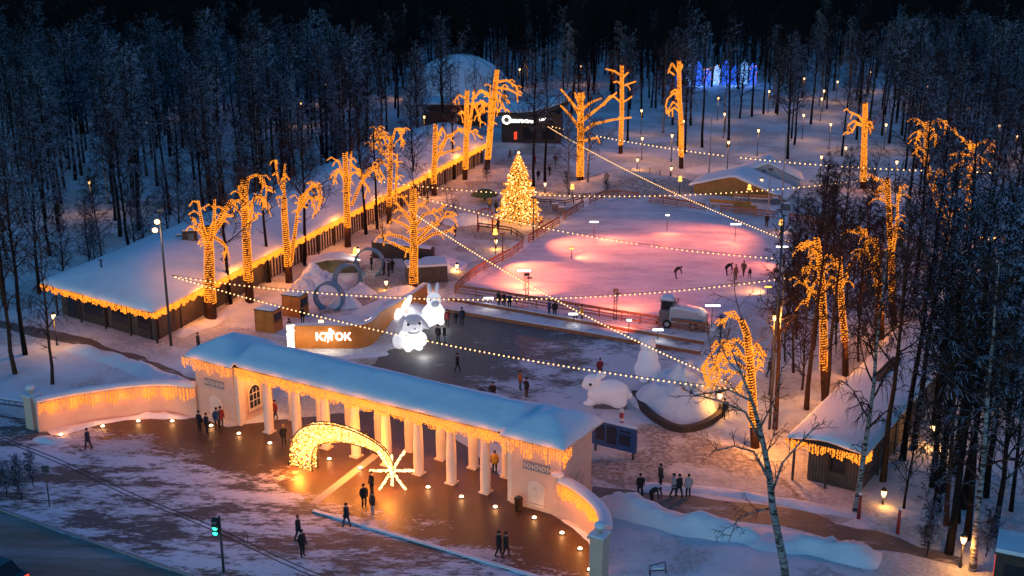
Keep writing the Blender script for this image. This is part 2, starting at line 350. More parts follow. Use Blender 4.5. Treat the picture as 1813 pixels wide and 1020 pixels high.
# ------------------------------------------------------------------ hanging light curtains
def icicles(path, zf, out, lmin, lmax, label, group='icicle light curtains on the eaves', r=.032, step=.15, power=0, seed=1, mat='icicle', double=False):
    r *= 1.6; step *= 1.2
    """strands of small bulbs hung along a path of world points"""
    rnd = random.Random(seed); mb = MB(); wire = MB(); dist = 0; glows = []; acc = 0
    top = []
    for i in range(len(path)-1):
        a, b = Vector(path[i]), Vector(path[i+1]); L = (b-a).length; t = 0
        while t < L:
            p = a.lerp(b, t/L)+out*(.03*rnd.random()); z = zf
            ln = lmin+(lmax-lmin)*(abs(math.sin((dist+t)*2.2))*.6+.4*rnd.random()); d = .03
            while d < ln:
                mb.octa((p.x+rnd.uniform(-.03, .03), p.y+rnd.uniform(-.03, .03), p.z+z-d), r*rnd.uniform(.7, 1.25)); d += .10*rnd.uniform(.8, 1.3)
            wire.tube([(p.x, p.y, p.z+z), (p.x, p.y, p.z+z-ln)], .005, 3)
            t += step*rnd.uniform(.7, 1.3)
        k = max(1, round(L/2.6))
        if power:
            glows += [a.lerp(b, (q+.5)/k)+out*.45+Vector((0, 0, zf-.35)) for q in range(k)]
        dist += L
    wire.tube([Vector(p)+Vector((0, 0, zf)) for p in path], .012, 4)
    th = thing('icicle_lights', label, 'string lights', path[0], 0, group); off = -Vector(path[0])
    for m_, nm, mt in ((mb, 'bulbs', mat), (wire, 'wire', 'cable')):
        o = m_.build(nm, mt, th, off)
        if nm == 'bulbs': o['kind'] = 'stuff'
    for gp in glows: lamp_at(th, gp+off, power, (1, .25, .015), .25)
    return th

# ------------------------------------------------------------------ entrance gate
GO = W(352, 735); GO.z = 0
GL, GD = 32.0, 4.2
gate = thing('entrance_gate', 'long cream entrance colonnade with two end pavilions under a thick snow roof', 'gate', GO, GA)
def gl(x, y, z=0): return GO+UV*x+VV*y+Vector((0, 0, z))
EZ = 4.75
def pav_wall(x0, x1):
    mb = MB(); mb.box(((x0+x1)/2, 2.1, EZ/2), (x1-x0, GD, EZ)); mb.box(((x0+x1)/2, 2.1, .2), (x1-x0+.12, GD+.12, .4)); mb.box(((x0+x1)/2, 2.1, EZ-.15), (x1-x0+.3, GD+.3, .22))
    return mb.build('pavilion_wall', 'plaster', gate)
pav_wall(0, 3.9); pav_wall(28.3, 32)
# entablature with cornice steps
en = MB(); en.box((16.1, .40, 4.42), (24.36, .62, .62)); en.box((16.1, 3.15, 4.42), (24.36, .62, .62)); en.box((16.1, 1.775, 4.62), (24.36, 2.11, .12))
en.box((16.1, .25, 4.79), (24.36, .9, .1)); en.box((16.1, 3.75, 4.79), (24.36, 1.3, .1)); en.build('entablature', 'white_plaster', gate)
col = MB(); col.box((0, 0, .05), (.74, .74, .10)); col.lathe([(.37, .10), (.37, .16), (.345, .2), (.365, 1.4), (.34, 2.6), (.285, 3.85), (.30, 3.9), (.36, 3.99), (.37, 4.03)], 18); col.box((0, 0, 4.07), (.78, .78, .08))
cme = col.mesh('column', ['white_plaster'])
for y in (.40, 3.15):
    for k in range(8): put('column', cme, gate, (6.88+k*2.735, y, 0))
pil = MB(); pil.box((0, 0, 2.05), (.36, .62, 4.1)); pme = pil.mesh('pilaster', ['white_plaster'])
for x in (4.1, 28.12):
    for y in (.40, 3.15): put('pilaster', pme, gate, (x, y, 0))
def rz_main(x, y): return 4.98+.42*max(0, min(y+.28, GD+.28-y, 2.2))
def rz_pav(x, y, x0, x1): return 4.98+.48*max(0, min(y+.62, GD+.62-y, x-x0, x1-x, 2.1))
PL, PR = (-.5, 4.45), (27.75, 32.5)
def gate_z(x, y):
    z = []
    if PL[0] <= x <= PR[1] and -.28 <= y <= GD+.28: z.append(rz_main(x, y) if 4 < x < 28.2 else 0)
    for q in (PL, PR):
        if q[0]-1e-4 <= x <= q[1]+1e-4: z.append(rz_pav(x, y, *q))
    return max(z)+.09*noise.noise(Vector((x*.45, y*.6, 0)))+.05*noise.noise(Vector((x*1.3, y*1.3, 4)))
def gate_in(x, y):
    if any(q[0] < x < q[1] for q in (PL, PR)): return True
    return -.28 < y < GD+.28
xs = sorted(set([round(v, 3) for v in linspace(PL[0], PL[1], 12)+linspace(PL[1], PR[0], 60)+linspace(PR[0], PR[1], 12)])); ys = sorted(set([round(v, 3) for v in [-.62, -.5, -.28]+linspace(-.1, GD+.1, 14)+[GD+.28, GD+.5, GD+.62]]))
rf = MB(); rf.field(xs, ys, gate_z, gate_in, .02); e_ = .93
rf2 = MB()
def gate_top(x, y):
    d = 9
    for q in (PL, PR):
        if q[0] <= x <= q[1]: d = min(x-q[0] if q is PL else 9, q[1]-x if q is PR else 9, y+.62, GD+.62-y)
    if d == 9: d = min(y+.28, GD+.28-y)
    d = max(d, 0); return gate_z(x, y)+.30*min(1, (d/.35))**.5
rf.build('roof', 'dark_steel', gate)
rf2.field(xs, ys, lambda x, y: gate_top(x, y)+.03, gate_in, .10); rf2.build('roof_snow', 'roof_snow', gate)
def arch_poly(w, h, n=10):
    r = w/2; return [(-r, 0), (r, 0)]+[(r*math.cos(math.pi*i/n), h-r+r*math.sin(math.pi*i/n)) for i in range(n+1)]
def arch_window(parent, o, ax, w, h, panem='dark_glass', framem='white_plaster'):
    nrm = Vector(ax).cross(Vector((0, 0, 1)))
    f = MB(); f.slab(arch_poly(w+.3, h+.15), Vector(o)+nrm*.005, ax, (0, 0, 1), .06); f.box(Vector(o)+nrm*.1+Vector((0, 0, -.06)), (w+.4 if abs(ax[0]) > .5 else .2, .2 if abs(ax[0]) > .5 else w+.4, .1))
    fr = f.build('window', framem, parent)
    p = MB(); p.slab(arch_poly(w, h), Vector(o)+nrm*.055+Vector((0, 0, .04)), ax, (0, 0, 1), .03); p.build('pane', panem, fr)
    q = MB()
    for k in (-1, 1): q.box(Vector(o)+nrm*.1+Vector(ax)*(k*w*.17)+Vector((0, 0, h*.46)), (.05, .05, h*.86))
    for z in (.35, .68): q.box(Vector(o)+nrm*.1+Vector((0, 0, h*z)), (abs(ax[0])*w*.95+.05, abs(ax[1])*w*.95+.05, .05))
    q.build('glazing_bars', framem, fr)
arch_window(gate, (1.95, 0, .45), (1, 0, 0), .95, 1.5, 'white_plaster'); arch_window(gate, (30.2, 0, .45), (1, 0, 0), .95, 1.5, 'white_plaster')
arch_window(gate, (3.9, 2.1, .8), (0, 1, 0), 1.1, 1.75); arch_window(gate, (32, 2.6, .5), (0, 1, 0), 1.0, 1.6, 'plaster', 'plaster'); arch_window(gate, (28.3, 2.1, .8), (0, -1, 0), 1.1, 1.75)
for cx in (1.95, 30.2):
    pm = MB(); pm.box((cx, -.03, 3.05), (2.0, .06, .56)); pm.box((cx, -.08, 3.29), (2.0, .06, .06)); pm.box((cx, -.08, 2.81), (2.0, .06, .06)); po = pm.build('relief_panel', 'concrete', gate)
    rm = MB()
    for k in range(7):
        x = cx-.84+k*.28
        if k % 2: rm.tube([(x+.13*math.cos(t*math.pi/8), -.09, 3.05+.13*math.sin(t*math.pi/8)) for t in range(17)], .035, 5)
        else: rm.box((x, -.08, 3.05), (.06, .06, .34)); rm.box((x+.14, -.08, 3.05), (.1, .05, .06))
    rm.build('relief', 'moulding', po)
lp = MB(); lp.sphere((31.9, -.3, 3.1), (.45, .4, .16), 10, 6); lp.build('snow_ledge', 'snow', gate)
icicles([gl(-.55, 4.5), gl(-.55, -.66), gl(4.5, -.66)], 4.9, -VV, .35, .95, 'icicle lights along the eave of the left pavilion of the entrance colonnade', power=22, seed=2, step=.16)
icicles([gl(4.5, -.33), gl(27.7, -.33)], 4.92, -VV, .55, .95, 'longest row of icicle lights along the front eave above the columns', power=24, seed=3, step=.085)
icicles([gl(27.7, -.66), gl(32.55, -.66), gl(32.55, .3)], 4.9, -VV, .35, 1.15, 'icicle lights along the eave of the right pavilion of the entrance colonnade', power=22, seed=4, step=.16)
# warm lamps under the colonnade ceiling
for k in range(7):
    cl = MB(); cl.lathe([(.12, 0), (.16, .05), (.16, .12)], 10); lo = cl.build('ceiling_lamp', 'lamp', gate, (8.25+k*2.735, 1.8, 4.42))
    lamp_at(gate, (8.25+k*2.735, 1.8, 4.2), 150, (1, .33, .05), .12)
lamp_at(gate, (5.1, 2.1, 4.0), 170, (1, .38, .08), .12)

def curved_wall(base_px, name_l, cap_l, h, seed, label, pillar_px, outv, rows_=.9):
    pts = [W(*p) for p in base_px]
    # smooth through a Catmull-Rom
    P = [pts[0]*2-pts[1]]+pts+[pts[-1]*2-pts[-2]]; C = []
    for i in range(1, len(P)-2):
        for k in range(8):
            t = k/8; a, b, c, d = P[i-1:i+3]
            C.append(.5*((2*b)+(c-a)*t+(2*a-5*b+4*c-d)*t*t+(3*b-a-3*c+d)*t**3))
    C.append(pts[-1]); th = thing('curved_wall', label, 'wall', C[0], 0, 'curved walls flanking the gate'); o = C[0]; wl_ = MB(); sn = MB(); cp = MB()
    N = []
    for i in range(len(C)):
        t = (C[min(i+1, len(C)-1)]-C[max(i-1, 0)]).normalized(); n = Vector((-t.y, t.x, 0))
        if n.dot(outv) < 0: n = -n
        N.append(n)
    def strip(mb, prof, smooth=False):
        k = len(prof); vs = [(C[i]-o)+N[i]*q[0]+Vector((0, 0, q[1])) for i in range(len(C)) for q in prof]
        fs = [(i*k+j, (i+1)*k+j, (i+1)*k+(j+1) % k, i*k+(j+1) % k) for i in range(len(C)-1) for j in range(k)]+[tuple(range(k)), tuple((len(C)-1)*k+j for j in range(k))]
        mb.add(vs, fs, 0, smooth)
    strip(wl_, [(0, 0), (0, h), (-.4, h), (-.4, 0)]); wl_.build('wall', 'plaster', th)
    strip(cp, [(.12, h), (.12, h+.14), (-.52, h+.14), (-.52, h)]); cp.build('coping', 'moulding', th)
    strip(sn, [(.20, h+.14), (.22, h+.25), (.10, h+.42), (-.15, h+.5), (-.45, h+.42), (-.62, h+.25), (-.6, h+.14)], True); sn.build('snow_cap', 'snow', th)
    pp = W(*pillar_px)-o; pb = MB(); pb.box(pp+Vector((0, 0, 1.25)), (.85, .85, 2.5), GA); pb.box(pp+Vector((0, 0, 2.58)), (1.1, 1.1, .16), GA); pb.build('end_pillar', 'plaster', th)
    ur = MB(); ur.lathe([(.12, 2.66), (.22, 2.7), (.12, 2.85), (.32, 3.1), (.3, 3.2)], 12, pp); u_ = ur.build('urn', 'stone', th)
    us = MB(); us.sphere(pp+Vector((0, 0, 3.25)), (.36, .36, .25), 10, 6); us.box(pp+Vector((0, 0, 2.71)), (1.0, 1.0, .1), GA); us.build('snow_cap', 'snow', u_)
    icicles([C[i]+N[i]*.17 for i in range(len(C))], h+.02, outv*.02, .5, 1.15, 'icicle lights hanging on the inner face of '+name_l, power=0, seed=seed, step=.19)
    gp = C[len(C)//6::len(C)//6]
    for i, p in enumerate(gp[:6]): lamp_at(th, (C[min(len(C)-1, (i+1)*len(C)//7)]-o)+N[min(len(C)-1, (i+1)*len(C)//7)]*.5+Vector((0, 0, h-.5)), 20, (1, .25, .015), .25)
    return th
curved_wall([(349, 737), (300, 733), (262, 734), (220, 738), (178, 744), (135, 751), (97, 759), (70, 766)], 'the long curved wall left of the gate', '', 2.3, 11, 'long cream curved wall with snow cap left of the gate ending in an urn pillar', (62, 757), Vector((.2, -1, 0)))
curved_wall([(989, 914), (1008, 922), (1025, 934), (1040, 947), (1052, 960), (1060, 973), (1064, 988), (1064, 1003)], 'the short curved wall right of the gate', '', 2.3, 12, 'short cream curved wall with snow cap right of the gate bending toward the street', (1060, 1018), Vector((-1, -.3, 0)))

# ------------------------------------------------------------------ comet arch
ca, cb = W(537, 826), W(695, 868)
cdv = (cb-ca); cl_ = cdv.length; cdx = cdv.normalized()
comet = thing('comet_light_arch', 'glowing comet arch with an eight pointed star standing on the plaza before the columns', 'light sculpture', ca, math.atan2(cdx.y, cdx.x))
def ring_pts(t):      # centre line of the tail, from foot to star
    ang = math.pi*(1-t*.80); return Vector((cl_*.375-cl_*.40*math.cos(math.pi*t*.80)*1.0+cl_*.02, 0, .0+3.05*math.sin(ang)))
star_c = Vector((cl_, 0, 1.45)); tp = []
for i in range(25):
    t = i/24; a = math.pi*(1-t)
    x = cl_*.5+cl_*.5*math.cos(a); z = 3.05*math.sin(math.pi*t**.86)**.75+1.45*t**2.5
    tp.append((Vector((x, 0, max(.0, z))), .92*(1-t)**1.1+.12))
tail = MB(); tb = MB(); rnd = random.Random(5); core = MB()
for e in (-1, 1):
    for yy in (-.28, .28):
        path = []
        for i, (p, w) in enumerate(tp):
            t = (tp[min(i+1, 24)][0]-tp[max(i-1, 0)][0]).normalized(); n = Vector((-t.z, 0, t.x)); path.append(p+n*w*e+Vector((0, yy*w/.92, 0)))
        tail.tube(path, .05, 5)
for k in range(8500):
    t = rnd.random(); f = t*24; i = min(23, int(f)); p = tp[i][0].lerp(tp[i+1][0], f-i); w = tp[i][1]*(1-f+i)+tp[i+1][1]*(f-i)
    tt = (tp[i+1][0]-tp[i][0]).normalized(); n = Vector((-tt.z, 0, tt.x)); u = rnd.uniform(-1, 1); y = rnd.choice((-1, 1))*.28*w/.92 if abs(u) < .93 else rnd.uniform(-.28, .28)*w/.92
    q = p+n*w*u+Vector((0, y, 0)); (core if rnd.random() < .3 else tb).octa(q, .048)
tail.build('tail_frame', 'iron', comet); o = tb.build('tail_bulbs', 'arch_light', comet); o['kind'] = 'stuff'; o = core.build('bright_bulbs', 'arch_core', comet); o['kind'] = 'stuff'
sp = MB(); sf = MB()
for k, a in enumerate([0, 180, 90, 270, 58, 122, 238, 302]):
    ln = 1.45 if k < 2 else (1.1 if k < 4 else 1.62); d = Matrix.Rotation(-comet.rotation_euler.z, 3, 'Z') @ Vector((math.cos(R(a)), 0, math.sin(R(a)))); sf.tube([star_c, star_c+d*ln], [.07, .05], 5)
    for j in range(int(ln/.03)):
        s_ = j*.03+.05; sp.octa(star_c+d*min(ln, s_)+Vector((rnd.uniform(-.04, .04), rnd.uniform(-.06, .06), rnd.uniform(-.04, .04))), .085)
sf.build('star_frame', 'iron', comet); o = sp.build('star_bulbs', 'arch_core', comet); o['kind'] = 'stuff'
for q in (Vector((.3, -.9, .8)), Vector((cl_*.35, -.6, 2.2)), star_c+Vector((0, -.6, 0)), Vector((cl_*.6, .8, 2.0))): lamp_at(comet, q, 420, (1, .27, .03), .3)

# ------------------------------------------------------------------ recessed ground spots
sp_px = [(108, 771), (182, 756), (245, 747), (305, 747), (374, 755), (423, 769), (478, 786), (583, 814), (638, 830), (758, 864), (817, 881), (877, 899), (946, 918), (995, 945), (1027, 973), (1044, 1010)]
sm = MB(); sm.lathe([(.20, 0), (.20, .05), (.15, .06)], 12); sme = sm.mesh('rim', ['dark_steel']); sm = MB(); sm.sphere((0, 0, .07), (.15, .15, .09), 10, 6); sle = sm.mesh('lens', ['spot_light'])
for i, p in enumerate(sp_px):
    lb = 'small glowing ground lamp along the curved wall left of the gate' if i < 4 else ('small glowing ground lamp in the plaza before the colonnade' if i < 12 else 'small glowing ground lamp along the curved wall right of the gate')
    s_ = thing('ground_lamp', lb, 'ground lamp', W(*p, .008), 0, 'ground lamps round the plaza'); put('rim', sme, s_); put('lens', sle, s_); lamp_at(s_, (0, 0, .35), 11, (1, .45, .14), .1)
# ------------------------------------------------------------------ left pavilion
LA = Vector((-32.0, 102.4, 0)); LB = Vector((-44.2, 110.6, 0)); LD = Vector((math.cos(R(71.5)), math.sin(R(71.5)), 0)); LL = 88.0
lw = (LB-LA).length; lu = (LB-LA).normalized()
lp_ = thing('market_pavilion', 'long low dark pavilion with louvred wall and broad snow roof at the left', 'pavilion', LA, 0)
def lq(u, v, z=0): return lu*u*lw+LD*v+Vector((0, 0, z))      # local to LA
def wall_seg(mb, a, b, z0, z1, th, mat=0):
    d = b-a; mb.box(((a+b)/2)+Vector((0, 0, (z0+z1)/2)), (d.length, th, z1-z0), math.atan2(d.y, d.x), mat)
wb = MB(); wall_seg(wb, lq(.04, .6), lq(.96, .6), 0, 3.3, .2); wall_seg(wb, lq(.05, 1), lq(.05, LL), 0, 3.3, .2); wall_seg(wb, lq(.96, .6), lq(.96, LL), 0, 3.3, .2); wall_seg(wb, lq(.04, LL), lq(.96, LL), 0, 3.3, .2)
wb.build('wall', 'brown_wall', lp_)
for k, (a, b) in enumerate([(.08, .2), (.27, .45), (.50, .72), (.78, .9)]):
    o_ = MB(); wall_seg(o_, lq(a, .42), lq(b, .42), .1, 2.9, .1); fr = o_.build('window', 'dark_wood', lp_)
    o_ = MB(); wall_seg(o_, lq(a+.01, .36), lq(b-.01, .36), .9 if k < 3 else .2, 2.7, .03); o_.build('pane', 'dark_glass', fr)
ppm = MB(); ppm.box((0, 0, 1.7), (.14, .14, 3.4)); pme = ppm.mesh('post', ['dark_wood'])
for k in range(5): put('post', pme, lp_, lq(.012, .1)+(lq(.985, .1)-lq(.012, .1))*(k/4), math.atan2(lu.y, lu.x))
for k in range(1, 23): put('post', pme, lp_, lq(.012, .1+k*3.95), R(71.5))
# fins of the louvred wall
fins = MB()
for k in range(100):
    v = 21+k*.66; fins.box(lq(.036, v, 1.6), (.36, .09, 2.9), R(71.5)+R(20))
fo = fins.build('louvres', 'slat', lp_)
lit = MB(); wall_seg(lit, lq(.047, 21), lq(.047, 86), .4, 2.9, .04); lit.build('glazing', 'dark_glass', lp_)
def roof_field(parent, P, us, vs_, zf, skirt, name, mat):
    mb = MB(); mb.field(us, vs_, zf, lambda a, b: True, skirt)
    mb.v = [tuple(P(u, v, z)) for u, v, z in mb.v]; return mb.build(name, mat, parent)
def lz(u, v):
    d = min(u*lw+.6, (1-u)*lw+.6, v+1.2); return 3.42+.27*max(0, min(d, 6.8))+.14*noise.noise(Vector((u*5, v*.22, 2)))+.07*noise.noise(Vector((u*14, v*.8, 5)))
us = [-.045, -.035, -.02]+linspace(0, 1, 17)+[1.02, 1.035, 1.045]; vs_ = [-1.1, -1.0, -.8, -.4]+linspace(0, LL, 50)+[LL+.6]
fl = lambda u, v, z: lq(u, v, z)
roof_field(lp_, fl, [-.045, .5, 1.045], [-1.1, 3, LL], lambda u, v: 3.34+.0*u, .16, 'eave_board', 'dark_wood')
def lsz(u, v):
    d = min((u+.045)*lw, (1.045-u)*lw, v+1.1); return lz(u, v)+.34*min(1, max(d, 0)/.4)**.5
roof_field(lp_, fl, us, vs_, lsz, .08, 'roof_snow', 'roof_snow')
icicles([LA+lq(1.04, -1.13), LA+lq(-.045, -1.13)], 3.35, Vector((-.3, -1, 0)).normalized(), .25, .7, 'orange icicle lights along the front eave of the long left pavilion', power=8, seed=21, r=.045, step=.16)
icicles([LA+lq(-.046, -1.13), LA+lq(-.046, 44)], 3.35, Vector((1, -.3, 0)).normalized(), .3, .75, 'orange icicle lights along the near half of the long eave behind the lit trees', power=14, seed=22, r=.055, step=.13)
icicles([LA+lq(-.046, 44.1), LA+lq(-.046, 87)], 3.35, Vector((1, -.3, 0)).normalized(), .3, .8, 'orange icicle lights along the far half of the long eave near the restaurant', power=14, seed=23, r=.08, step=.2)
def roof_unit(px, sz, label, name='vent_unit'):
    p = W(px[0], px[1], 5.0); mb = MB(); mb.box((0, 0, sz[2]/2), sz, .3); t = mb.build(name, 'dark_wood'); t.location = p; tag(t, label, 'roof unit')
    s2 = MB(); s2.box((0, 0, sz[2]+.06), (sz[0]*.95, sz[1]*.95, .12), .3); s2.build('snow_cap', 'snow', t); s3 = MB(); s3.box((0, -sz[1]/2-.02, sz[2]*.5), (sz[0]*.8, .03, sz[2]*.7), .0); s3.build('grille', 'machine_dark', t)
roof_unit((337, 431), (1.5, 1.2, 1.45), 'brown box shaped ventilation unit standing on the snow roof of the left pavilion')
roof_unit((318, 427), (.7, .6, .7), 'small dark ventilation hood on the snow roof beside the larger box')
for p in ((285, 421), (179, 468)):
    mb = MB(); mb.lathe([(.09, -.3), (.09, .35), (.2, .36), (.16, .45), (.02, .5)], 8); o = mb.build('roof_vent', 'dark_steel'); o.location = W(*p, 5.3); tag(o, 'tiny dark vent pipe poking out of the snow roof', 'vent pipe', 'vent pipes on the left roof')
# ------------------------------------------------------------------ right pavilion
RA = Vector((18.9, 75.0, 0)); RW, RL = 5.3, 40.0; ra = R(-33); RU = Vector((math.cos(ra), math.sin(ra), 0)); RV = Vector((-math.sin(ra), math.cos(ra), 0))
rp = thing('side_pavilion', 'narrow dark green wooden pavilion with snow roof among the birches on the right', 'pavilion', RA, ra)
wb = MB(); wb.box((2.9, .9, 1.6), (3.6, .16, 3.2)); wb.box((4.7, 20, 1.6), (.16, 38, 3.2)); wb.box((1.1, 20, 1.6), (.16, 38, 3.2)); wb.build('wall', 'brown_wall', rp)
pk = MB()
for k in range(18): pk.box((1.2+k*.2, .79, 1.0), (.13, .06, 2.0))
pk.build('plank_front', 'brown_wall', rp)
o_ = MB(); o_.box((3.0, .76, 1.7), (1.5, .1, 1.4)); fr = o_.build('window', 'dark_wood', rp); o_ = MB(); o_.box((3.0, .70, 1.7), (1.3, .03, 1.2)); o_.build('pane', 'dark_glass', fr)
for x in (.3, 4.95):
    for k in range(11): put('post', pme, rp, (x, .15+k*3.95, 0))
put('post', pme, rp, (2.6, .15, 0))
roof_field(rp, lambda u, v, z: Vector((u, v, z)), [-.1, 2.6, 5.35], [-.5, 20, RL], lambda u, v: 3.36, .2, 'eave_board', 'dark_wood')
def rsz(u, v):
    d = min(u+.12, 5.37-u, v+.52); return 3.36+.16*max(0, min(u+.1, 5.35-u, 2.2))+.32*min(1, max(d, 0)/.35)**.5+.05*noise.noise(Vector((u, v*.5, 7)))
roof_field(rp, lambda u, v, z: Vector((u, v, z)), [-.12, -.05, .1]+linspace(.3, 5.1, 9)+[5.25, 5.33, 5.37], [-.52, -.45, -.3]+linspace(0, RL, 40), rsz, .06, 'roof_snow', 'roof_snow')
mb = MB(); mb.box((2.3, 14, 3.75), (.7, 5.5, .9), 0); mb.build('roof_opening', 'dark_wood', rp)
icicles([RA+RU*-.12+RV*-.54, RA+RU*5.37+RV*-.54, RA+RU*5.37+RV*.6], 3.3, -RV, .25, .75, 'orange icicle lights under the front eave of the small right pavilion', power=18, seed=31, r=.045, step=.14)

# ------------------------------------------------------------------ wooden sign wall
sg = thing('sign_wall', 'orange wooden curved wall carrying the lit skating rink letters', 'sign wall', W(522, 617))
so_ = W(522, 617); sh = 2.15
line = [W(522, 617), W(580, 617), W(630, 617), W(655, 612), W(668, 602), W(676, 592), W(700, 578), W(730, 560), W(757, 540)]
P = [line[0]*2-line[1]]+line+[line[-1]*2-line[-2]]; C = []
for i in range(1, len(P)-2):
    for k in range(6):
        t = k/6; a, b, c, d = P[i-1:i+3]; C.append(.5*((2*b)+(c-a)*t+(2*a-5*b+4*c-d)*t*t+(3*b-a-3*c+d)*t**3))
C.append(P[-2]); C = [p-so_ for p in C]
mb = MB(); vs = []
for i, p in enumerate(C):
    t = (C[min(i+1, len(C)-1)]-C[max(i-1, 0)]).normalized(); n = Vector((t.y, -t.x, 0))
    for q, z in ((0, 0), (0, sh), (-.5, sh), (-.5, 0)): vs.append(p+n*q+Vector((0, 0, z)))
mb.add(vs, [(i*4+j, (i+1)*4+j, (i+1)*4+(j+1) % 4, i*4+(j+1) % 4) for i in range(len(C)-1) for j in range(4)]+[(0, 1, 2, 3), tuple((len(C)-1)*4+j for j in (3, 2, 1, 0))]); mb.build('wooden_face', 'orange_wood', sg)
mb = MB(); vs = []
for i, p in enumerate(C):
    t = (C[min(i+1, len(C)-1)]-C[max(i-1, 0)]).normalized(); n = Vector((t.y, -t.x, 0))
    for q, z in ((-.06, sh), (-.1, sh+.14), (-.4, sh+.14), (-.46, sh)): vs.append(p+n*q+Vector((0, 0, z)))
mb.add(vs, [(i*4+j, (i+1)*4+j, (i+1)*4+j+1, i*4+j+1) for i in range(len(C)-1) for j in range(3)], 0, True); mb.build('snow_cap', 'snow', sg)
def letters(txt, parent, loc, size, rot, mat='sign_light', depth=.05, sx=1):
    o = put('letters', text_mesh(txt, size, depth, mat), parent, loc); o.rotation_euler = rot; o.scale.x = sx; return o
letters('К', sg, (2.25, -.06, 1.10), .95, (R(90), 0, 0), sx=1.15); letters('ТОК', sg, (4.05, -.06, 1.10), .95, (R(90), 0, 0), sx=1.05)
mb = MB()     # the gliding skater that stands for the letter A
mb.tube([(2.55, -.06, 1.45), (2.95, -.06, 1.40), (3.2, -.06, 1.52)], [.05, .08, .09], 6); mb.tube([(3.2, -.06, 1.52), (3.08, -.06, 1.1), (2.98, -.06, .62)], [.09, .07, .05], 6)
mb.tube([(3.0, -.06, 1.35), (2.75, -.06, 1.02), (2.7, -.06, .72)], [.07, .05, .04], 6); mb.sphere((3.24, -.06, 1.80), .12, 8, 6); mb.tube([(3.2, -.06, 1.55), (3.55, -.06, 1.66)], [.05, .04], 6); mb.build('skater_emblem', 'sign_light', sg)
hb = MB(); hb.box((-.28, -.02, sh/2+.1), (.66, .3, sh+.2)); bx_ = hb.build('entrance_panel', 'white_plaster', sg)
o = put('letters', text_mesh('ВХОД', .78, .04, 'sign_light'), bx_, (-.26, -.20, sh/2+.1)); o.rotation_euler = (R(90), R(-90), 0)
for p in ((1.2, -1.0, 1.2), (3.2, -1.0, 1.1), (-.3, -1.0, 1.2)): lamp_at(sg, p, 26, (1, .72, .45), .3)  # point lights added before the letters to brighten the orange wall
em = MB(); ep = C[-11]; et = (C[-9]-C[-13]).normalized(); en_ = Vector((et.y, -et.x, 0))
def sp_(a, z): return ep+et*a+en_*.08+Vector((0, 0, z))
em.sphere(sp_(-.55, 1.0), (.62, .62, .62), 12, 8); em.v = [tuple(Vector(v)-en_*((Vector(v)-ep).dot(en_)-.05)*.9) for v in em.v]
e2 = MB(); e2.sphere((0, 0, 0), (1.25, .07, .42), 14, 8, rot=Matrix.Rotation(R(-24), 3, 'Y')); ang = math.atan2(et.y, et.x)
e2.v = [tuple(sp_(.95, 1.6)+Matrix.Rotation(ang, 3, 'Z') @ Vector(v)) for v in e2.v]; em.add(e2.v, e2.f, 0, True); em.build('round_emblem', 'sign_light', sg)
lamp_at(sg, ep+en_*1.2+Vector((0, 0, 1.4)), 25, (1, .95, .9), .3)
for p in ((570, 573), (652, 573)):
    mb = MB(); mb.tube([(0, 0, 0), (0, 0, 1.7)], .05, 6); t = mb.build('pole', 'dark_steel'); t.name = 'floodlight_stand'; t.location = W(p[0], p[1]+32); tag(t, 'small warm floodlight peering over the orange sign wall', 'floodlight', 'floodlights behind the sign wall')
    mb = MB(); mb.box((0, 0, 1.95), (.45, .12, .22)); mb.build('lamp_head', 'lamp', t); lamp_at(t, (0, -.2, 2.3), 14, (1, .7, .5))

# ------------------------------------------------------------------ two wooden kiosks, info boards, bins
def kiosk(px, label):
    k = thing('kiosk', label, 'kiosk', W(*px), R(-20), 'orange wooden kiosks'); mb = MB(); mb.box((0, 0, 1.05), (1.95, 1.6, 2.1)); mb.build('body', 'orange_wood', k)
    mb = MB(); mb.box((0, 0, 2.14), (2.1, 1.75, .08)); mb.build('roof_board', 'dark_wood', k); mb = MB(); mb.field(linspace(-1, 1, 7), linspace(-.82, .82, 6), lambda x, y: 2.19+.16*min(1, (1-abs(x))/.2, (.82-abs(y))/.2)**.5, lambda a, b: True, .03); mb.build('snow_cap', 'snow', k)
    mb = MB(); mb.box((.98, 0, 1.45), (.04, 1.25, .7)); h = mb.build('hatch', 'dark_wood', k); mb = MB(); mb.box((1.005, 0, 1.45), (.03, 1.05, .5)); mb.build('pane', 'dark_glass', h); mb = MB(); mb.box((1.08, 0, 1.02), (.22, 1.3, .05)); mb.build('counter', 'wood', k)
    mb = MB(); mb.box((0, -.81, 1.05), (.03, .03, 2.0)); mb.box((-.96, -.81, 1.05), (.07, .04, 2.1)); mb.box((.96, -.81, 1.05), (.07, .04, 2.1)); mb.build('corner_trim', 'wood', k)
kiosk((477, 584), 'orange wooden kiosk with snow roof, the nearer one to the gate'); kiosk((524, 557), 'orange wooden kiosk with snow roof, the farther one beside the blue rings')
bd = thing('notice_board', 'big dark blue notice board with a snow topped rim right of the gate', 'notice board', W(1087, 806), R(-31))
mb = MB(); mb.box((0, 0, 1.5), (3.5, .18, 1.9)); pb_ = mb.build('panel', 'blue_board', bd)
mb = MB()
for x, z, w, h in ((-1.1, 1.6, .7, 1.2), (-.2, 1.55, .8, 1.4), (.85, 1.4, .9, .8), (.9, 2.05, .9, .2)): mb.box((x, -.10, z), (w, .02, h))
mb.build('posters', 'navy', pb_)
for x in (-1.5, 1.5): mb = MB(); mb.box((x, .02, .6), (.14, .14, 1.2)); mb.build('leg', 'dark_steel', bd)
mb = MB(); mb.box((0, 0, 2.5), (3.5, .3, .12)); mb.build('snow_cap', 'snow', bd)
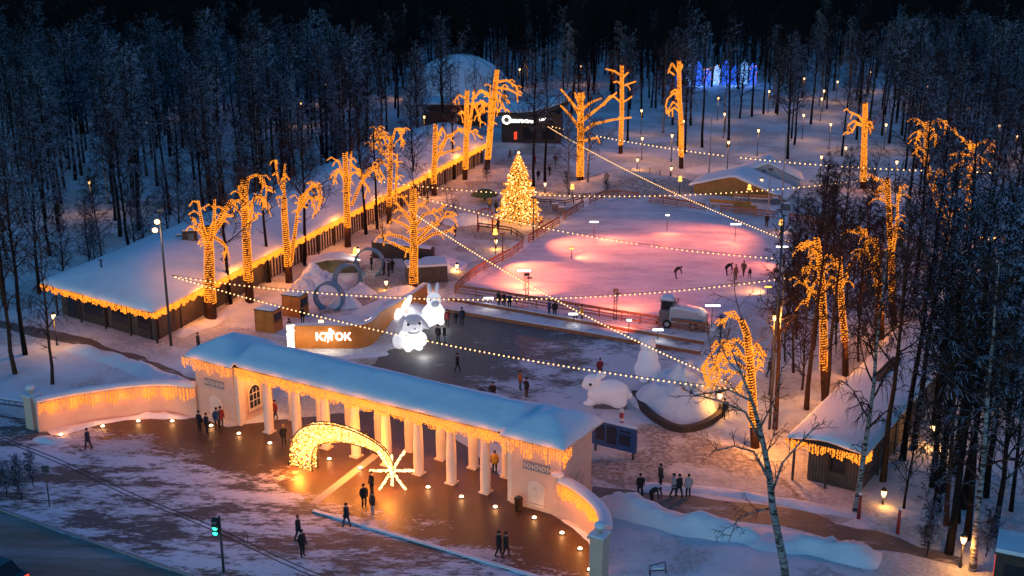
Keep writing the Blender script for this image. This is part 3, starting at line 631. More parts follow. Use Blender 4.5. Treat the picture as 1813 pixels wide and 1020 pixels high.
b2 = thing('info_board', 'small grey blue info board standing behind the gate roof near the sign wall', 'info board', W(545, 662), R(0)); mb = MB(); mb.box((0, 0, 1.5), (1.35, .12, .75)); mb.build('panel', 'grey_fur', b2)
for x in (-.4, .4): mb = MB(); mb.box((x, 0, .56), (.08, .08, 1.12)); mb.build('leg', 'dark_steel', b2)
def bin_(p, label):
    mb = MB(); mb.lathe([(.2, 0), (.26, .1), (.28, .8), (.3, .82), (.3, .9), (.24, .92)], 10); o = mb.build('litter_bin', 'red_bark'); o.location = p; tag(o, label, 'litter bin'); mb = MB(); mb.lathe([(.22, .92), (.2, 1.0), (.05, 1.05)], 10); mb.build('lid', 'dark_steel', o)
bin_(W(918, 904), 'dark litter bin against the right gate pavilion')
tu = MB(); tu.tube([(0, 0, 0), (0, 0, 1.2)], .16, 8); o = tu.build('pylon', 'red_paint'); o.location = W(1100, 756); tag(o, 'red and white striped marker post behind the blue notice board', 'marker post'); tu = MB(); tu.tube([(0, 0, 1.2), (0, 0, 1.45)], .165, 8); tu.tube([(0, 0, .5), (0, 0, .75)], .168, 8); tu.build('white_band', 'snow', o)
for p, l in (((1520, 918), 'red marker post at the foot of the birch by the right pavilion'), ((1589, 945), 'slim red marker post in the snow beside the right path')):
    tu = MB(); tu.tube([(0, 0, 0), (0, 0, 1.7)], [.13, .10], 8); o = tu.build('marker_post', 'red_paint'); o.location = W(*p); tag(o, l, 'marker post'); tu = MB(); tu.sphere((0, 0, 1.74), (.14, .14, .08), 8, 5); tu.build('snow_cap', 'snow', o)

# ------------------------------------------------------------------ inflatable rabbits: two lit, two unlit with a faint added glow
def remesh(parts, vox, mats, name):
    """parts = ellipsoids (centre, radii, rotation); fused into one smooth skin"""
    mb = MB()
    for q in parts: mb.sphere(q[0], q[1], 20, 14, 0, q[2] if len(q) > 2 else None)
    me = mb.mesh(name, mats); o = put(name, me); md = o.modifiers.new('r', 'REMESH'); md.mode = 'VOXEL'; md.voxel_size = vox; md.use_smooth_shade = True
    s2 = o.modifiers.new('s', 'SMOOTH'); s2.iterations = 10; s2.factor = .6
    bpy.context.view_layer.update(); nm = bpy.data.meshes.new_from_object(o.evaluated_get(bpy.context.evaluated_depsgraph_get())); bpy.data.objects.remove(o); nm.name = name
    nm.materials.clear()
    for m in mats: nm.materials.append(M[m])
    return nm
RX = lambda a: Matrix.Rotation(R(a), 3, 'X')
RY = lambda a: Matrix.Rotation(R(a), 3, 'Y')
RZ = lambda a: Matrix.Rotation(R(a), 3, 'Z')
def eye(parent, c, r=.13): mb = MB(); mb.sphere(c, (r, r*.6, r), 10, 8); mb.build('eye', 'rubber', parent)
r1 = thing('lop_rabbit', 'large lit white rabbit figure with grey hanging ears beside the sign wall', 'rabbit figure', W(727, 616), R(18), 'inflatable rabbits')
put('body', remesh([((0, 0, .85), (1.25, 1.15, .95)), ((.15, -.35, 1.2), (.95, .85, .85)), ((.55, -.9, .35), (.38, .5, .35)), ((-.45, -.95, .35), (.38, .5, .35))], .09, ['rabbit_bright'], 'body'), r1)
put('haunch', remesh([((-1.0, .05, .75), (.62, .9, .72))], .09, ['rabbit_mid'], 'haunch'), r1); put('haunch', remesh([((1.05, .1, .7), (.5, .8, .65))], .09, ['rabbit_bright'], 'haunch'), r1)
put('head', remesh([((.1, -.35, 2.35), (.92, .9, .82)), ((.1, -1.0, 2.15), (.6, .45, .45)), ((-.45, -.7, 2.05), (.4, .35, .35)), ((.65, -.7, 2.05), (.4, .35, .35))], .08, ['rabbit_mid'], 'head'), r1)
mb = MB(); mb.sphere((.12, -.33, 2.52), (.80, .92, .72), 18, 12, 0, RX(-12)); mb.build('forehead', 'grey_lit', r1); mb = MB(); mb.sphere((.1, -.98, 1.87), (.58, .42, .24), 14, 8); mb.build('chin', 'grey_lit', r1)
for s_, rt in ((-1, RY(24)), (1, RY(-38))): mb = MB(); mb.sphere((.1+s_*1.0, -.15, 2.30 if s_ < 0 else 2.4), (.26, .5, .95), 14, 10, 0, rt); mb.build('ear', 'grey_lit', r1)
eye(r1, (-.42, -1.12, 2.6)); eye(r1, (.62, -1.12, 2.6)); mb = MB(); mb.sphere((.1, -1.42, 2.25), (.1, .06, .07), 8, 6); mb.build('nose', 'machine_dark', r1)
lamp_at(r1, (.6, -2.6, .6), 55, (.95, .97, 1), .5)
r2 = thing('sitting_rabbit', 'lit white rabbit figure sitting upright with raised ears at the end of the sign wall', 'rabbit figure', W(768, 572), R(15), 'inflatable rabbits')
put('body', remesh([((0, 0, .95), (1.12, 1.0, 1.0)), ((0, -.2, 1.5), (.85, .75, .7)), ((.55, -.75, .35), (.35, .5, .35)), ((-.55, -.75, .35), (.35, .5, .35)), ((.28, -.75, .9), (.24, .25, .65)), ((-.28, -.75, .9), (.24, .25, .65))], .08, ['rabbit_bright'], 'body'), r2)
put('head', remesh([((0, -.3, 2.45), (.72, .68, .68)), ((0, -.75, 2.25), (.45, .4, .36))], .07, ['rabbit_mid'], 'head'), r2)
for s_ in (-1, 1): mb = MB(); mb.sphere((s_*.36, -.1, 3.45), (.2, .13, .62), 12, 10, 0, RY(s_*8)); mb.build('ear', 'rabbit_faint_glow', r2)
mb = MB(); mb.sphere((0, -.86, 2.2), (.42, .33, .36), 12, 8); mb.build('muzzle', 'grey_lit', r2)
eye(r2, (-.42, -.78, 2.6), .11); eye(r2, (.42, -.78, 2.6), .11); lamp_at(r2, (.3, -2.2, .6), 25, (.95, .97, 1), .5)
r3 = thing('crouching_rabbit', 'unlit white rabbit figure crouching on the square with its head to the left', 'rabbit figure', W(1072, 718), R(-6), 'inflatable rabbits')
put('body', remesh([((.45, 0, 1.12), (1.45, 1.0, 1.05)), ((-.55, 0, .95), (.9, .8, .85)), ((1.0, -.55, .6), (.75, .5, .55)), ((-1.25, -.35, .28), (.55, .28, .24)), ((-1.0, .35, .28), (.55, .28, .24)), ((1.85, 0, .9), (.3, .3, .3))], .08, ['rabbit_faint_glow'], 'body'), r3)
put('head', remesh([((-1.1, -.1, 1.95), (.72, .62, .68)), ((-1.5, -.15, 1.75), (.42, .42, .38))], .07, ['rabbit_faint_glow'], 'head'), r3)
for s_ in (-1, 1): mb = MB(); mb.sphere((-.52, -.1+s_*.28, 2.5), (.2, .13, .58), 12, 10, 0, RY(62)); mb.build('ear', 'rabbit_faint_glow', r3)
eye(r3, (-1.2, -.72, 2.0), .12); mb = MB(); mb.box((.4, 0, .12), (2.6, 1.5, .16)); mb.build('base', 'machine_dark', r3)
r4 = thing('standing_rabbit', 'tall unlit white rabbit figure seen from behind near the light draped tree', 'rabbit figure', W(1146, 672), R(10), 'inflatable rabbits')
put('body', remesh([((0, 0, .95), (1.15, 1.0, 1.0)), ((0, 0, 1.9), (.88, .75, .95)), ((0, .9, .5), (.35, .35, .35)), ((.5, -.6, .3), (.35, .6, .3)), ((-.5, -.6, .3), (.35, .6, .3))], .08, ['rabbit_faint_glow'], 'body'), r4)
put('head', remesh([((-.05, 0, 3.1), (.66, .66, .68)), ((-.05, .5, 2.95), (.4, .4, .36))], .07, ['rabbit_faint_glow'], 'head'), r4)
for s_ in (-1, 1): mb = MB(); mb.sphere((s_*.42, .25, 3.3), (.17, .5, .2), 12, 10, 0, RX(25)); mb.build('ear', 'rabbit_faint_glow', r4)

# ------------------------------------------------------------------ fences of the rink, deck edge boards
def fence(name, pts, label, cat='fence', h=1.0, mat='rail_wood', rails=(.25, .55, .85, 1.0), step=2.2, group=None, post=.09, rail=(.05, .13)):
    pts = [W(*p) for p in pts]; f = thing(name, label, cat, pts[0], 0, group); o = pts[0]; me = None; pm = MB(); pm.box((0, 0, h/2), (post, post, h)); pmm = pm.mesh('post', [mat])
    for z in rails:
        mb = MB()
        for a, b in zip(pts, pts[1:]): d = b-a; mb.box((a+b)/2-o+Vector((0, 0, z)), (d.length, rail[0], rail[1]), math.atan2(d.y, d.x))
        mb.build('rail', mat, f)
    for a, b in zip(pts, pts[1:]):
        n = max(1, round((b-a).length/step))
        for k in range(n): put('post', pmm, f, a.lerp(b, k/n)-o, math.atan2((b-a).y, (b-a).x))
    put('post', pmm, f, pts[-1]-o); return f
FG = 'wooden fences round the rink'
fence('rink_fence', [(806, 521), (818, 508), (842, 488), (905, 455)], 'wooden rink fence at the near left corner of the ice', group=FG)
fence('rink_fence', [(908, 453), (926, 440)], 'short wooden rink fence panel left of the gate opening', group=FG)
fence('rink_fence', [(936, 430), (965, 412), (990, 397)], 'wooden rink fence beside the lit spruce', group=FG)
fence('rink_fence', [(998, 390), (1033, 368)], 'wooden rink fence near the far left corner of the ice', group=FG)
fence('rink_fence', [(1044, 362), (1065, 352), (1095, 350), (1130, 354)], 'curved wooden rink fence at the far left corner', group=FG)
fence('rink_fence', [(1150, 358), (1248, 374)], 'wooden rink fence along the far edge left of the hut', group=FG)
fence('rink_fence', [(1276, 376), (1370, 388)], 'wooden rink fence along the far edge before the hut', group=FG)
fence('rink_fence', [(1397, 392), (1480, 406)], 'wooden rink fence along the far edge behind the dark bushes', group=FG)
fence('rink_fence', [(806, 521), (880, 532), (985, 549), (1100, 568), (1200, 584), (1255, 592)], 'long wooden rink fence along the near edge of the ice', group=FG)
for i, (pl, l) in enumerate([(((790, 552), (1240, 628)), 'long orange brown edge board between the dark square and the deck'), (((795, 532), (1246, 610)), 'upper edge board of the snowy deck below the rink fence')]):
    a, b = W(*pl[0]), W(*pl[1]); d = b-a; mb = MB(); mb.box((0, 0, .16), (d.length, .22, .32), math.atan2(d.y, d.x)); o = mb.build('deck_board', 'rail_wood'); o.location = (a+b)/2; tag(o, l, 'edge board'); mb = MB(); mb.box((0, 0, .345), (d.length, .14, .05), math.atan2(d.y, d.x)); mb.build('snow_cap', 'snow', o)
def bench(px, L, rz, label, mat='wood'):
    o = thing('bench', label, 'bench', W(*px), rz); mb = MB(); mb.box((0, 0, .45), (L, .5, .1)); mb.build('seat', mat, o); mb = MB(); mb.box((0, .25, .8), (L, .08, .45)); mb.build('backrest', mat, o); mb = MB(); mb.box((0, 0, .54), (L*.96, .42, .08)); mb.build('snow_cap', 'snow', o)
    for x in (-L*.42, L*.42): mb = MB(); mb.box((x, 0, .2), (.1, .45, .4)); mb.build('leg', mat, o)
bench((1292, 369), 5.5, R(-20), 'orange brown bench on the snow before the hut, the left one', 'orange_wood'); bench((1318, 377), 3.0, R(-18), 'orange brown bench beside the far rink fence', 'orange_wood'); bench((1340, 358), 6.5, R(-12), 'long low bench at the foot of the hut', 'wood')

# ------------------------------------------------------------------ floodlights of the rink
PINK = (1, .17, .06)
def flood(px_head, Y, aim, power, label, w=1.0, color=PINK, pole=True, fixed_z=None, glowmat='flood', size=120):
    hp = atY(px_head[0], px_head[1], Y) if fixed_z is None else W(px_head[0], px_head[1], fixed_z)
    t = thing('floodlight', label, 'floodlight', (hp.x, hp.y, 0), 0, 'floodlights round the rink'); z = hp.z
    mb = MB(); mb.box((0, 0, z), (w*.85, .2, .12)); h = mb.build('lamp_head', glowmat, t); mb = MB(); mb.box((0, .14, z+.02), (w*.9, .1, .2)); mb.build('housing', 'dark_steel', t)
    mb = MB(); mb.tube([(0, .1, 0), (0, .1, z)], .04, 6); mb.build('pole', 'dark_steel', t)
    spot_at(t, (0, -.25 if aim[1] < 0 else .35, z+.15), Vector((aim[0], aim[1], -z)), power, color, size)
flood((928, 479), 118.5, (-2, 8, 0), 1500, 'floodlight on a pole at the near left of the rink throwing pink light', 1.6)
flood((970, 538), 116, (6, 9, 0), 2400, 'low floodlight behind the near rink fence under the string lights', 1.2)
flood((1052, 393), 143.5, (9, -4, 0), 1300, 'tilted floodlight on the ice at the far left', 1.2, fixed_z=2.0)
flood((1182, 381), 148, (0, -8, 0), 750, 'round floodlight glowing at the far side of the ice', .5, fixed_z=2.0)
flood((1303, 397), 140, (-6, -7, 0), 620, 'long floodlight at the far right of the ice under the light string', 1.4, fixed_z=2.0)
flood((1385, 437), 130, (-11, -3, 0), 900, 'floodlight at the right edge of the ice beside dark bushes', 1.5, fixed_z=2.0)
flood((1262, 541), 113, (-7, 8, 0), 900, 'floodlight on the ice behind the resurfacer', 1.6, fixed_z=2.2)
flood((1114, 567), 109.5, (0, 12, 0), 900, 'small floodlight leaning on the near rink fence', .5, fixed_z=1.6)
flood((1012, 440), 134, (6, 0, 0), 420, 'orange glowing lamp standing on the ice', .5, (1, .35, .12), fixed_z=1.2, glowmat='torch')
flood((1360, 508), 115, (-5, 4, 0), 700, 'orange floodlight half hidden by dark branches at the right of the ice', .8, (1, .33, .10), fixed_z=.9, glowmat='torch')
for k, (p, w) in enumerate([((865, 528), 1.1), ((1015, 556), 1.0), ((1165, 584), 1.1)]):
    flood(p, 112, (0, -3, 0), 22, ['white lamp bar lighting the deck at its left end', 'white lamp bar lighting the middle of the deck', 'white lamp bar lighting the deck below the resurfacer'][k], w, (1, .88, .72), fixed_z=.9)
for p, top, l in (((933, 531), 486, 'lattice light mast at the left of the near rink fence'), ((1089, 566), 514, 'lattice light mast in the middle of the near rink fence')):
    b_ = W(*p); h = atY(p[0], top, b_.y).z; t = thing('light_mast', l, 'mast', b_); mb = MB()
    for sx in (-.14, .14):
        for sy in (-.14, .14): mb.tube([(sx, sy, 0), (sx, sy, h)], .03, 4)
    for k in range(int(h/.35)):
        z = k*.35; s_ = 1 if k % 2 else -1; mb.tube([(-.14*s_, -.14, z), (.14*s_, -.14, z+.35)], .018, 3); mb.tube([(-.14, .14*s_, z), (.14, -.14*s_, z+.35)], .018, 3)
    mb.build('lattice', 'dark_steel', t); mb = MB(); mb.box((0, 0, h), (.5, .3, .25)); mb.box((.25, 0, h-.35), (.5, .2, .15)); mb.build('mast_box', 'dark_steel', t); spot_at(t, (.3, .5, h+.1), (3 if 'middle' in l else 2, 15, -h), 3400, PINK, 115)  # wide pink beam added at the mast top to wash the ice

# ------------------------------------------------------------------ ice resurfacer
v = thing('ice_resurfacer', 'pale grey snow covered ice resurfacing machine parked at the near right of the rink', 'ice resurfacer', W(1206, 578), R(-17))
mb = MB(); mb.slab([(-1.0, .55), (2.2, .55), (2.35, .9), (2.3, 1.35), (1.6, 1.75), (-.2, 2.0), (-1.0, 1.95)], (0, .95, 0), (1, 0, 0), (0, 0, 1), 1.9); mb.build('snow_tank', 'machine', v)
mb = MB(); mb.box((.6, -.965, .95), (3.0, .03, .35)); mb.build('side_stripe', 'blue_ring', v)
mb = MB(); mb.slab([(-2.0, .45), (-1.03, .45), (-1.03, 1.75), (-1.9, 1.75), (-2.0, 1.6)], (0, .9, 0), (1, 0, 0), (0, 0, 1), 1.8); mb.build('bonnet', 'machine_dark', v)
mb = MB()
for x in (-1.85, -.75):
    for y in (-.75, .75): mb.tube([(x, y, 1.75), (x, y, 2.65)], .05, 5)
cb_ = mb.build('cab_frame', 'machine_dark', v); mb = MB(); mb.box((-1.3, 0, 2.25), (1.0, 1.42, .75)); mb.build('glass', 'dark_glass', cb_); mb = MB(); mb.box((-1.3, 0, 2.72), (1.35, 1.75, .12)); mb.build('cab_roof', 'machine', v); mb = MB(); mb.field(linspace(-1.95, -.65, 6), linspace(-.85, .85, 6), lambda x, y: 2.8+.14*min(1, (.65-abs(x+1.3))/.2, (.85-abs(y))/.2)**.5, lambda a, b: True, .03); mb.build('snow_cap', 'snow', v)
mb = MB(); mb.field(linspace(-.95, 2.2, 10), linspace(-.92, .92, 7), lambda x, y: (2.0 if x < -.2 else (2.0-(x+.2)*.14 if x < 1.6 else 1.75-(x-1.6)*.55))+.12*min(1, (.92-abs(y))/.15)**.5, lambda a, b: True, .03); mb.build('tank_snow', 'snow', v)
fr = MB(); fr.tube([(-.45, -.5, 2.0), (-.45, -.5, 2.6), (-.45, .5, 2.6), (-.45, .5, 2.0)], .04, 5); fr.build('guard_rail', 'machine_dark', v)
for x in (-1.2, 1.25):
    for y in (-.92, .92):
        mb = MB(); mb.lathe([(.2, -.13), (.40, -.13), (.43, -.08), (.43, .08), (.40, .13), (.2, .13)], 16); mb.v = [(a, c, b) for a, b, c in mb.v]; wv = mb.build('wheel', 'rubber', v, (x, y, .43)); mb = MB(); mb.lathe([(.05, -.1), (.22, -.1), (.22, .1), (.05, .1)], 12); mb.v = [(a, c, b) for a, b, c in mb.v]; mb.build('rim', 'machine', wv, (0, -.05 if y < 0 else .05, 0))
mb = MB(); mb.box((2.0, 0, .22), (.7, 2.1, .35)); mb.build('conditioner', 'machine_dark', v); mb = MB(); mb.box((-2.15, 0, .35), (.35, 1.5, .12)); mb.build('bumper', 'red_bark', v)

# ------------------------------------------------------------------ playground: rings, mural mound, snow heaps
def ring(px, r, rz, label, w=.9, th=.16):
    mb = MB(); n = 36; vs = []
    for i in range(n):
        a = 2*math.pi*i/n; c, s_ = math.cos(a), math.sin(a)
        for rr, y in ((r, -w/2), (r, w/2), (r-th, w/2), (r-th, -w/2)): vs.append((rr*c, y, r-.25+rr*s_))
    mb.add(vs, [(i*4+j, ((i+1) % n)*4+j, ((i+1) % n)*4+(j+1) % 4, i*4+(j+1) % 4) for i in range(n) for j in range(4)]); o = mb.build('tunnel_ring', 'blue_ring'); o.location = W(*px); o.rotation_euler = (0, 0, rz); tag(o, label, 'play ring', 'blue play rings')
ring((584, 547), 1.5, R(-12), 'blue round play ring beside the farther kiosk, nearest of the three'); ring((617, 514), 1.55, R(32), 'blue round play ring in the middle, turned sideways before the mural'); ring((655, 486), 1.6, R(-8), 'blue round play ring framing a person, farthest of the three', .8)
def heap(name, px, r, label=None, seed=0, mat='snow', rz=0, k=1.6, cat='snow heap'):
    mb = MB(); nr, na = 20, 56; vs = []
    for i in range(nr+1):
        q = i/nr
        for j in range(na):
            a = 2*math.pi*j/na; wob = 1+.22*noise.noise(Vector((math.cos(a)*1.2+seed, math.sin(a)*1.2, seed))); z = r[2]*(1-q**k)*(1+.40*noise.noise(Vector((q*2*math.cos(a)+seed, q*2*math.sin(a), seed*2)))+.22*noise.noise(Vector((q*6*math.cos(a)+seed, q*6*math.sin(a), seed)))+.10*noise.noise(Vector((q*14*math.cos(a)+seed, q*14*math.sin(a), seed))))
            vs.append((r[0]*q*wob*math.cos(a), r[1]*q*wob*math.sin(a), max(0, z)-.02))
    mb.add(vs, [(i*na+j, (i+1)*na+j, (i+1)*na+(j+1) % na, i*na+(j+1) % na) for i in range(nr) for j in range(na)], 0, True)
    o = mb.build(name, mat); o.location = W(*px); o.rotation_euler.z = rz
    return tag(o, label, cat) if label else struct(o)
heap('snow_heap', (565, 512), (3.2, 2.4, 2.3), 'tall rounded snow heap left of the middle blue ring', 3); heap('snow_heap', (540, 520), (2.2, 1.8, 1.5), 'smaller rough snow heap by the trunks before the left pavilion', 41); heap('snow_heap', (612, 540), (1.7, 1.5, 1.2), 'rough snow heap lying inside the near blue rings', 43); heap('snow_heap', (640, 520), (1.6, 1.4, 1.0), 'low snow heap at the foot of the middle blue ring', 45); heap('snow_heap', (775, 470), (3.5, 3, 1.0), None, 47); heap('snow_heap', (820, 390), (3.5, 3, .8), None, 49); heap('snow_heap', (700, 440), (3.5, 2.6, 1.1), None, 51)
heap('snow_heap', (630, 575), (3.4, 3.0, .7), None, 5); heap('snow_heap', (700, 560), (4.4, 5.0, 1.5), 'broad flat snow heap behind the orange sign wall', 8); heap('snow_heap', (715, 525), (3.0, 2.6, 1.0), None, 12)
heap('snow_heap', (1205, 716), (3.7, 3.6, 2.7), 'broad pale snow mound ringed by the curved bench', 15); heap('snow_heap', (1222, 690), (3.4, 3.8, 2.3), None, 17); heap('snow_heap', (1120, 328), (11, 7, 1.8), 'wide sloping snow mound behind the far rink fence', 21, 'trampled')
mb = MB(); mb.slab([(0, 0), (5.6, 0), (5.3, 1.0), (4, 1.5), (2, 1.5), (.3, 1.0)], (0, 0, 0), (1, 0, 0), (0, 0, 1), -2.6); o = mb.build('mural_mound', 'mural'); o.location = W(545, 486); o.rotation_euler.z = R(8); tag(o, 'low play hill with green and brown painted side under snow', 'play hill')
mb = MB(); mb.field(linspace(-.1, 5.7, 14), linspace(-.1, 2.7, 8), lambda x, y: 1.05+.5*math.sin(math.pi*max(0, min(1, x/5.6)))+.2+.2*noise.noise(Vector((x, y, 1))), lambda a, b: True, .2); mb.build('snow_cap', 'snow', o)
# curved timber bench round the mound
cp_ = [(1118, 702), (1135, 728), (1165, 752), (1200, 766), (1240, 762), (1272, 745), (1290, 722)]
P = [W(*p) for p in cp_]; P = [P[0]*2-P[1]]+P+[P[-1]*2-P[-2]]; C = []
for i in range(1, len(P)-2):
    for k in range(6):
        t = k/6; a, b, c, d = P[i-1:i+3]; C.append(.5*((2*b)+(c-a)*t+(2*a-5*b+4*c-d)*t*t+(3*b-a-3*c+d)*t**3))
C.append(P[-2]); o0 = C[0]; mb = MB(); sb_ = MB(); vs = []; v2 = []
for i, p in enumerate(C):
    t = (C[min(i+1, len(C)-1)]-C[max(i-1, 0)]).normalized(); n = Vector((-t.y, t.x, 0)); p = p-o0
    for q, z in ((0, 0), (0, .5), (.45, .5), (.45, 0)): vs.append(p+n*q+Vector((0, 0, z)))
    for q, z in ((.05, .505), (.12, .6), (.38, .6), (.44, .505)): v2.append(p+n*q+Vector((0, 0, z)))
mb.add(vs, [(i*4+j, (i+1)*4+j, (i+1)*4+(j+1) % 4, i*4+(j+1) % 4) for i in range(len(C)-1) for j in range(4)]+[(0, 1, 2, 3), tuple((len(C)-1)*4+j for j in (3, 2, 1, 0))]); cbn = mb.build('curved_bench', 'dark_wood'); cbn.location = o0; tag(cbn, 'long curved dark timber bench round the pale snow mound', 'bench')
# ------------------------------------------------------------------ far buildings
rs = thing('restaurant', 'dark restaurant building with upswept roof and white lit sign behind the lit spruce', 'building', W(886, 252), R(-6))
mb = MB(); mb.box((5.2, 4, 2.5), (10, 8, 5)); mb.build('wall', 'dark_wood', rs)
mb = MB(); mb.field(linspace(-.8, 11.4, 15), linspace(-1.2, 9, 6), lambda x, y: 5.2+1.9*(max(0, x-3)/8)**1.8+.05*y, lambda a, b: True, .5); mb.build('roof', 'dark_wood', rs)
mb = MB(); mb.field(linspace(-.6, 11.2, 15), linspace(-.6, 9, 6), lambda x, y: 5.23+1.9*(max(0, x-3)/8)**1.8+.05*y+.12, lambda a, b: True, .12); mb.build('roof_snow', 'snow', rs)
mb = MB(); mb.tube([(1.2+.62*math.cos(2*math.pi*i/16), -1.35, 4.1+.62*math.sin(2*math.pi*i/16)) for i in range(17)], .15, 6); mb.build('ring_letter', 'sign_light', rs); mb = MB(); mb.box((4.4, -1.2, 4.1), (8.2, .1, 1.3)); mb.box((.6, -.6, 4.1), (.1, 1.2, .2)); mb.box((8.2, -.6, 4.1), (.1, 1.2, .2)); mb.build('sign_board', 'dark_wood', rs)
o = put('letters', text_mesh('аввакин', 1.0, .04, 'sign_light'), rs, (3.8, -1.3, 3.95)); o.rotation_euler = (R(90), 0, 0); o.scale.x = 1.0
o = put('letters', text_mesh('кафе', .6, .04, 'sign_light'), rs, (7.4, -1.3, 4.3)); o.rotation_euler = (R(90), R(-14), 0)
for x, w, m_ in ((2.6, .5, 'red_glow'), (5.0, 2.2, 'dark_glass'), (8.2, 2.2, 'dark_glass')): mb = MB(); mb.box((x, -.02, 1.2 if m_ == 'red_glow' else 1.6), (w, .08, 2.0 if m_ != 'red_glow' else 1.3)); mb.build('window', m_, rs)
ax = thing('low_hall', 'flat dark roofed hall with snow on top beyond the end of the left pavilion', 'building', W(745, 222), R(-4)); mb = MB(); mb.box((6, 4, 1.8), (11, 8, 3.6)); mb.build('wall', 'dark_wood', ax); mb = MB(); mb.box((6, 4, 3.8), (13, 10, .4)); mb.build('roof', 'dark_wood', ax); mb = MB(); mb.box((6, 4, 4.15), (12.8, 9.8, .3)); mb.build('roof_snow', 'snow', ax)
dm = thing('snow_dome', 'big snow covered dome rising among the trees behind the left pavilion', 'dome', W(815, 196)); mb = MB(); nu, nv = 40, 14; vs = []
for i in range(nv+1):
    th_ = math.pi/2*i/nv
    for j in range(nu): vs.append((11.5*math.cos(th_)*math.cos(2*math.pi*j/nu), 11.5*math.cos(th_)*math.sin(2*math.pi*j/nu), 11.0*math.sin(th_)+.15*noise.noise(Vector((i*.5, j*.5, 0)))))
mb.add(vs, [(i*nu+j, i*nu+(j+1) % nu, (i+1)*nu+(j+1) % nu, (i+1)*nu+j) for i in range(nv) for j in range(nu)], 0, True); mb.build('shell', 'snow', dm)
mb = MB()
for k in range(12):
    a = 2*math.pi*k/12; mb.tube([(11.55*math.cos(q)*math.cos(a), 11.55*math.cos(q)*math.sin(a), 11.1*math.sin(q)) for q in linspace(0, 1.5, 10)], .05, 4)
mb.build('ribs', 'concrete', dm)
# hut with orange brown gable beside the far fence
ht = thing('hut', 'wide low tent roofed hut with orange brown front and snow roof behind the rink', 'hut', W(1228, 342), R(-24))
mb = MB(); mb.slab([(0, 0), (12.4, 0), (12.4, .5), (5.6, 2.9), (0, 1.3)], (0, 0, 0), (1, 0, 0), (0, 0, 1), -.3); mb.build('front', 'ochre', ht)
mb = MB(); mb.slab([(0, 0), (12.2, 0), (12.2, .48), (5.6, 2.86), (0, 1.28)], (0, .35, 0), (1, 0, 0), (0, 0, 1), -6); mb.build('body', 'brown_wall', ht)
mb = MB(); mb.field(linspace(-.6, 13, 18), linspace(-.5, 7, 8), lambda x, y: (1.3+(x/5.6)*1.6 if x < 5.6 else 2.9-(x-5.6)/6.8*2.4)+.25+.06*noise.noise(Vector((x, y, 0))), lambda a, b: True, .25); mb.build('roof_snow', 'snow', ht)
o = put('letters', text_mesh('КОФЕ', .9, .03, 'wood'), ht, (5.9, -.05, 1.55)); o.rotation_euler = (R(90), 0, 0)
h2 = thing('gable_hut', 'small snow roofed gable hut behind the orange brown hut', 'hut', W(1302, 328), R(-10)); mb = MB(); mb.slab([(0, 0), (9, 0), (9, 1.0), (4.2, 3.4), (0, 1.0)], (0, 0, 0), (1, 0, 0), (0, 0, 1), -5); mb.build('wall', 'grey_fur', h2); mb = MB(); mb.field(linspace(-.5, 9.5, 15), linspace(-.5, 5.5, 6), lambda x, y: 1.0+2.4*(1-abs(x-4.4)/5.1)+.25, lambda a, b: True, .25); mb.build('roof_snow', 'snow', h2)
mb = MB(); mb.box((3.8, -.06, 2.2), (.5, .08, .4)); mb.build('vent', 'machine_dark', h2)
for p, l in (((1372, 302), 'small brown box on a trunk behind the huts'),): mb = MB(); mb.box((0, 0, 1.2), (.8, .6, .9)); mb.tube([(0, 0, 0), (0, 0, .8)], .08, 6); o = mb.build('feeder_box', 'wood'); o.location = W(p[0], p[1]+12); tag(o, l, 'feeder')
# light tunnel far in the wood
lt = thing('light_tunnel', 'row of blue and white glowing light arches far back in the wood', 'light installation', W(1196, 152), R(6)); rnd = random.Random(4)
for k in range(9):
    x = .8+k*2.15; b1 = MB(); fr = MB(); h = rnd.uniform(4.0, 6.0)
    pts = [(x-.8, 0, 0), (x-.8, 0, h*.75), (x-.4, 0, h*.95), (x, 0, h), (x+.4, 0, h*.95), (x+.8, 0, h*.75), (x+.8, 0, 0)]
    fr.tube(pts, .06, 5); fo = fr.build('arch_frame', 'iron', lt)
    for q in range(7):
        xx = x-.75+q*.25
        for j in range(int(h*3.2*(1-abs(q-3)*.06))): b1.octa((xx+rnd.uniform(-.08, .08), rnd.uniform(-.2, .2), .3+j*.3), .13)
    o = b1.build('bulbs', 'blue_tube' if k % 3 != 1 else 'ice_tube', lt); o['kind'] = 'stuff'
    if k in (3, 4, 8):
        b2_ = MB()
        for q in range(26): b2_.octa((x+rnd.uniform(-.9, .9), -.3, rnd.uniform(.2, h)), .10)
        o = b2_.build('bulbs', 'amber', lt); o['kind'] = 'stuff'
lamp_at(lt, (5, -2, 2), 300, (.1, .3, 1)); lamp_at(lt, (14, -2, 2), 300, (.15, .35, 1))
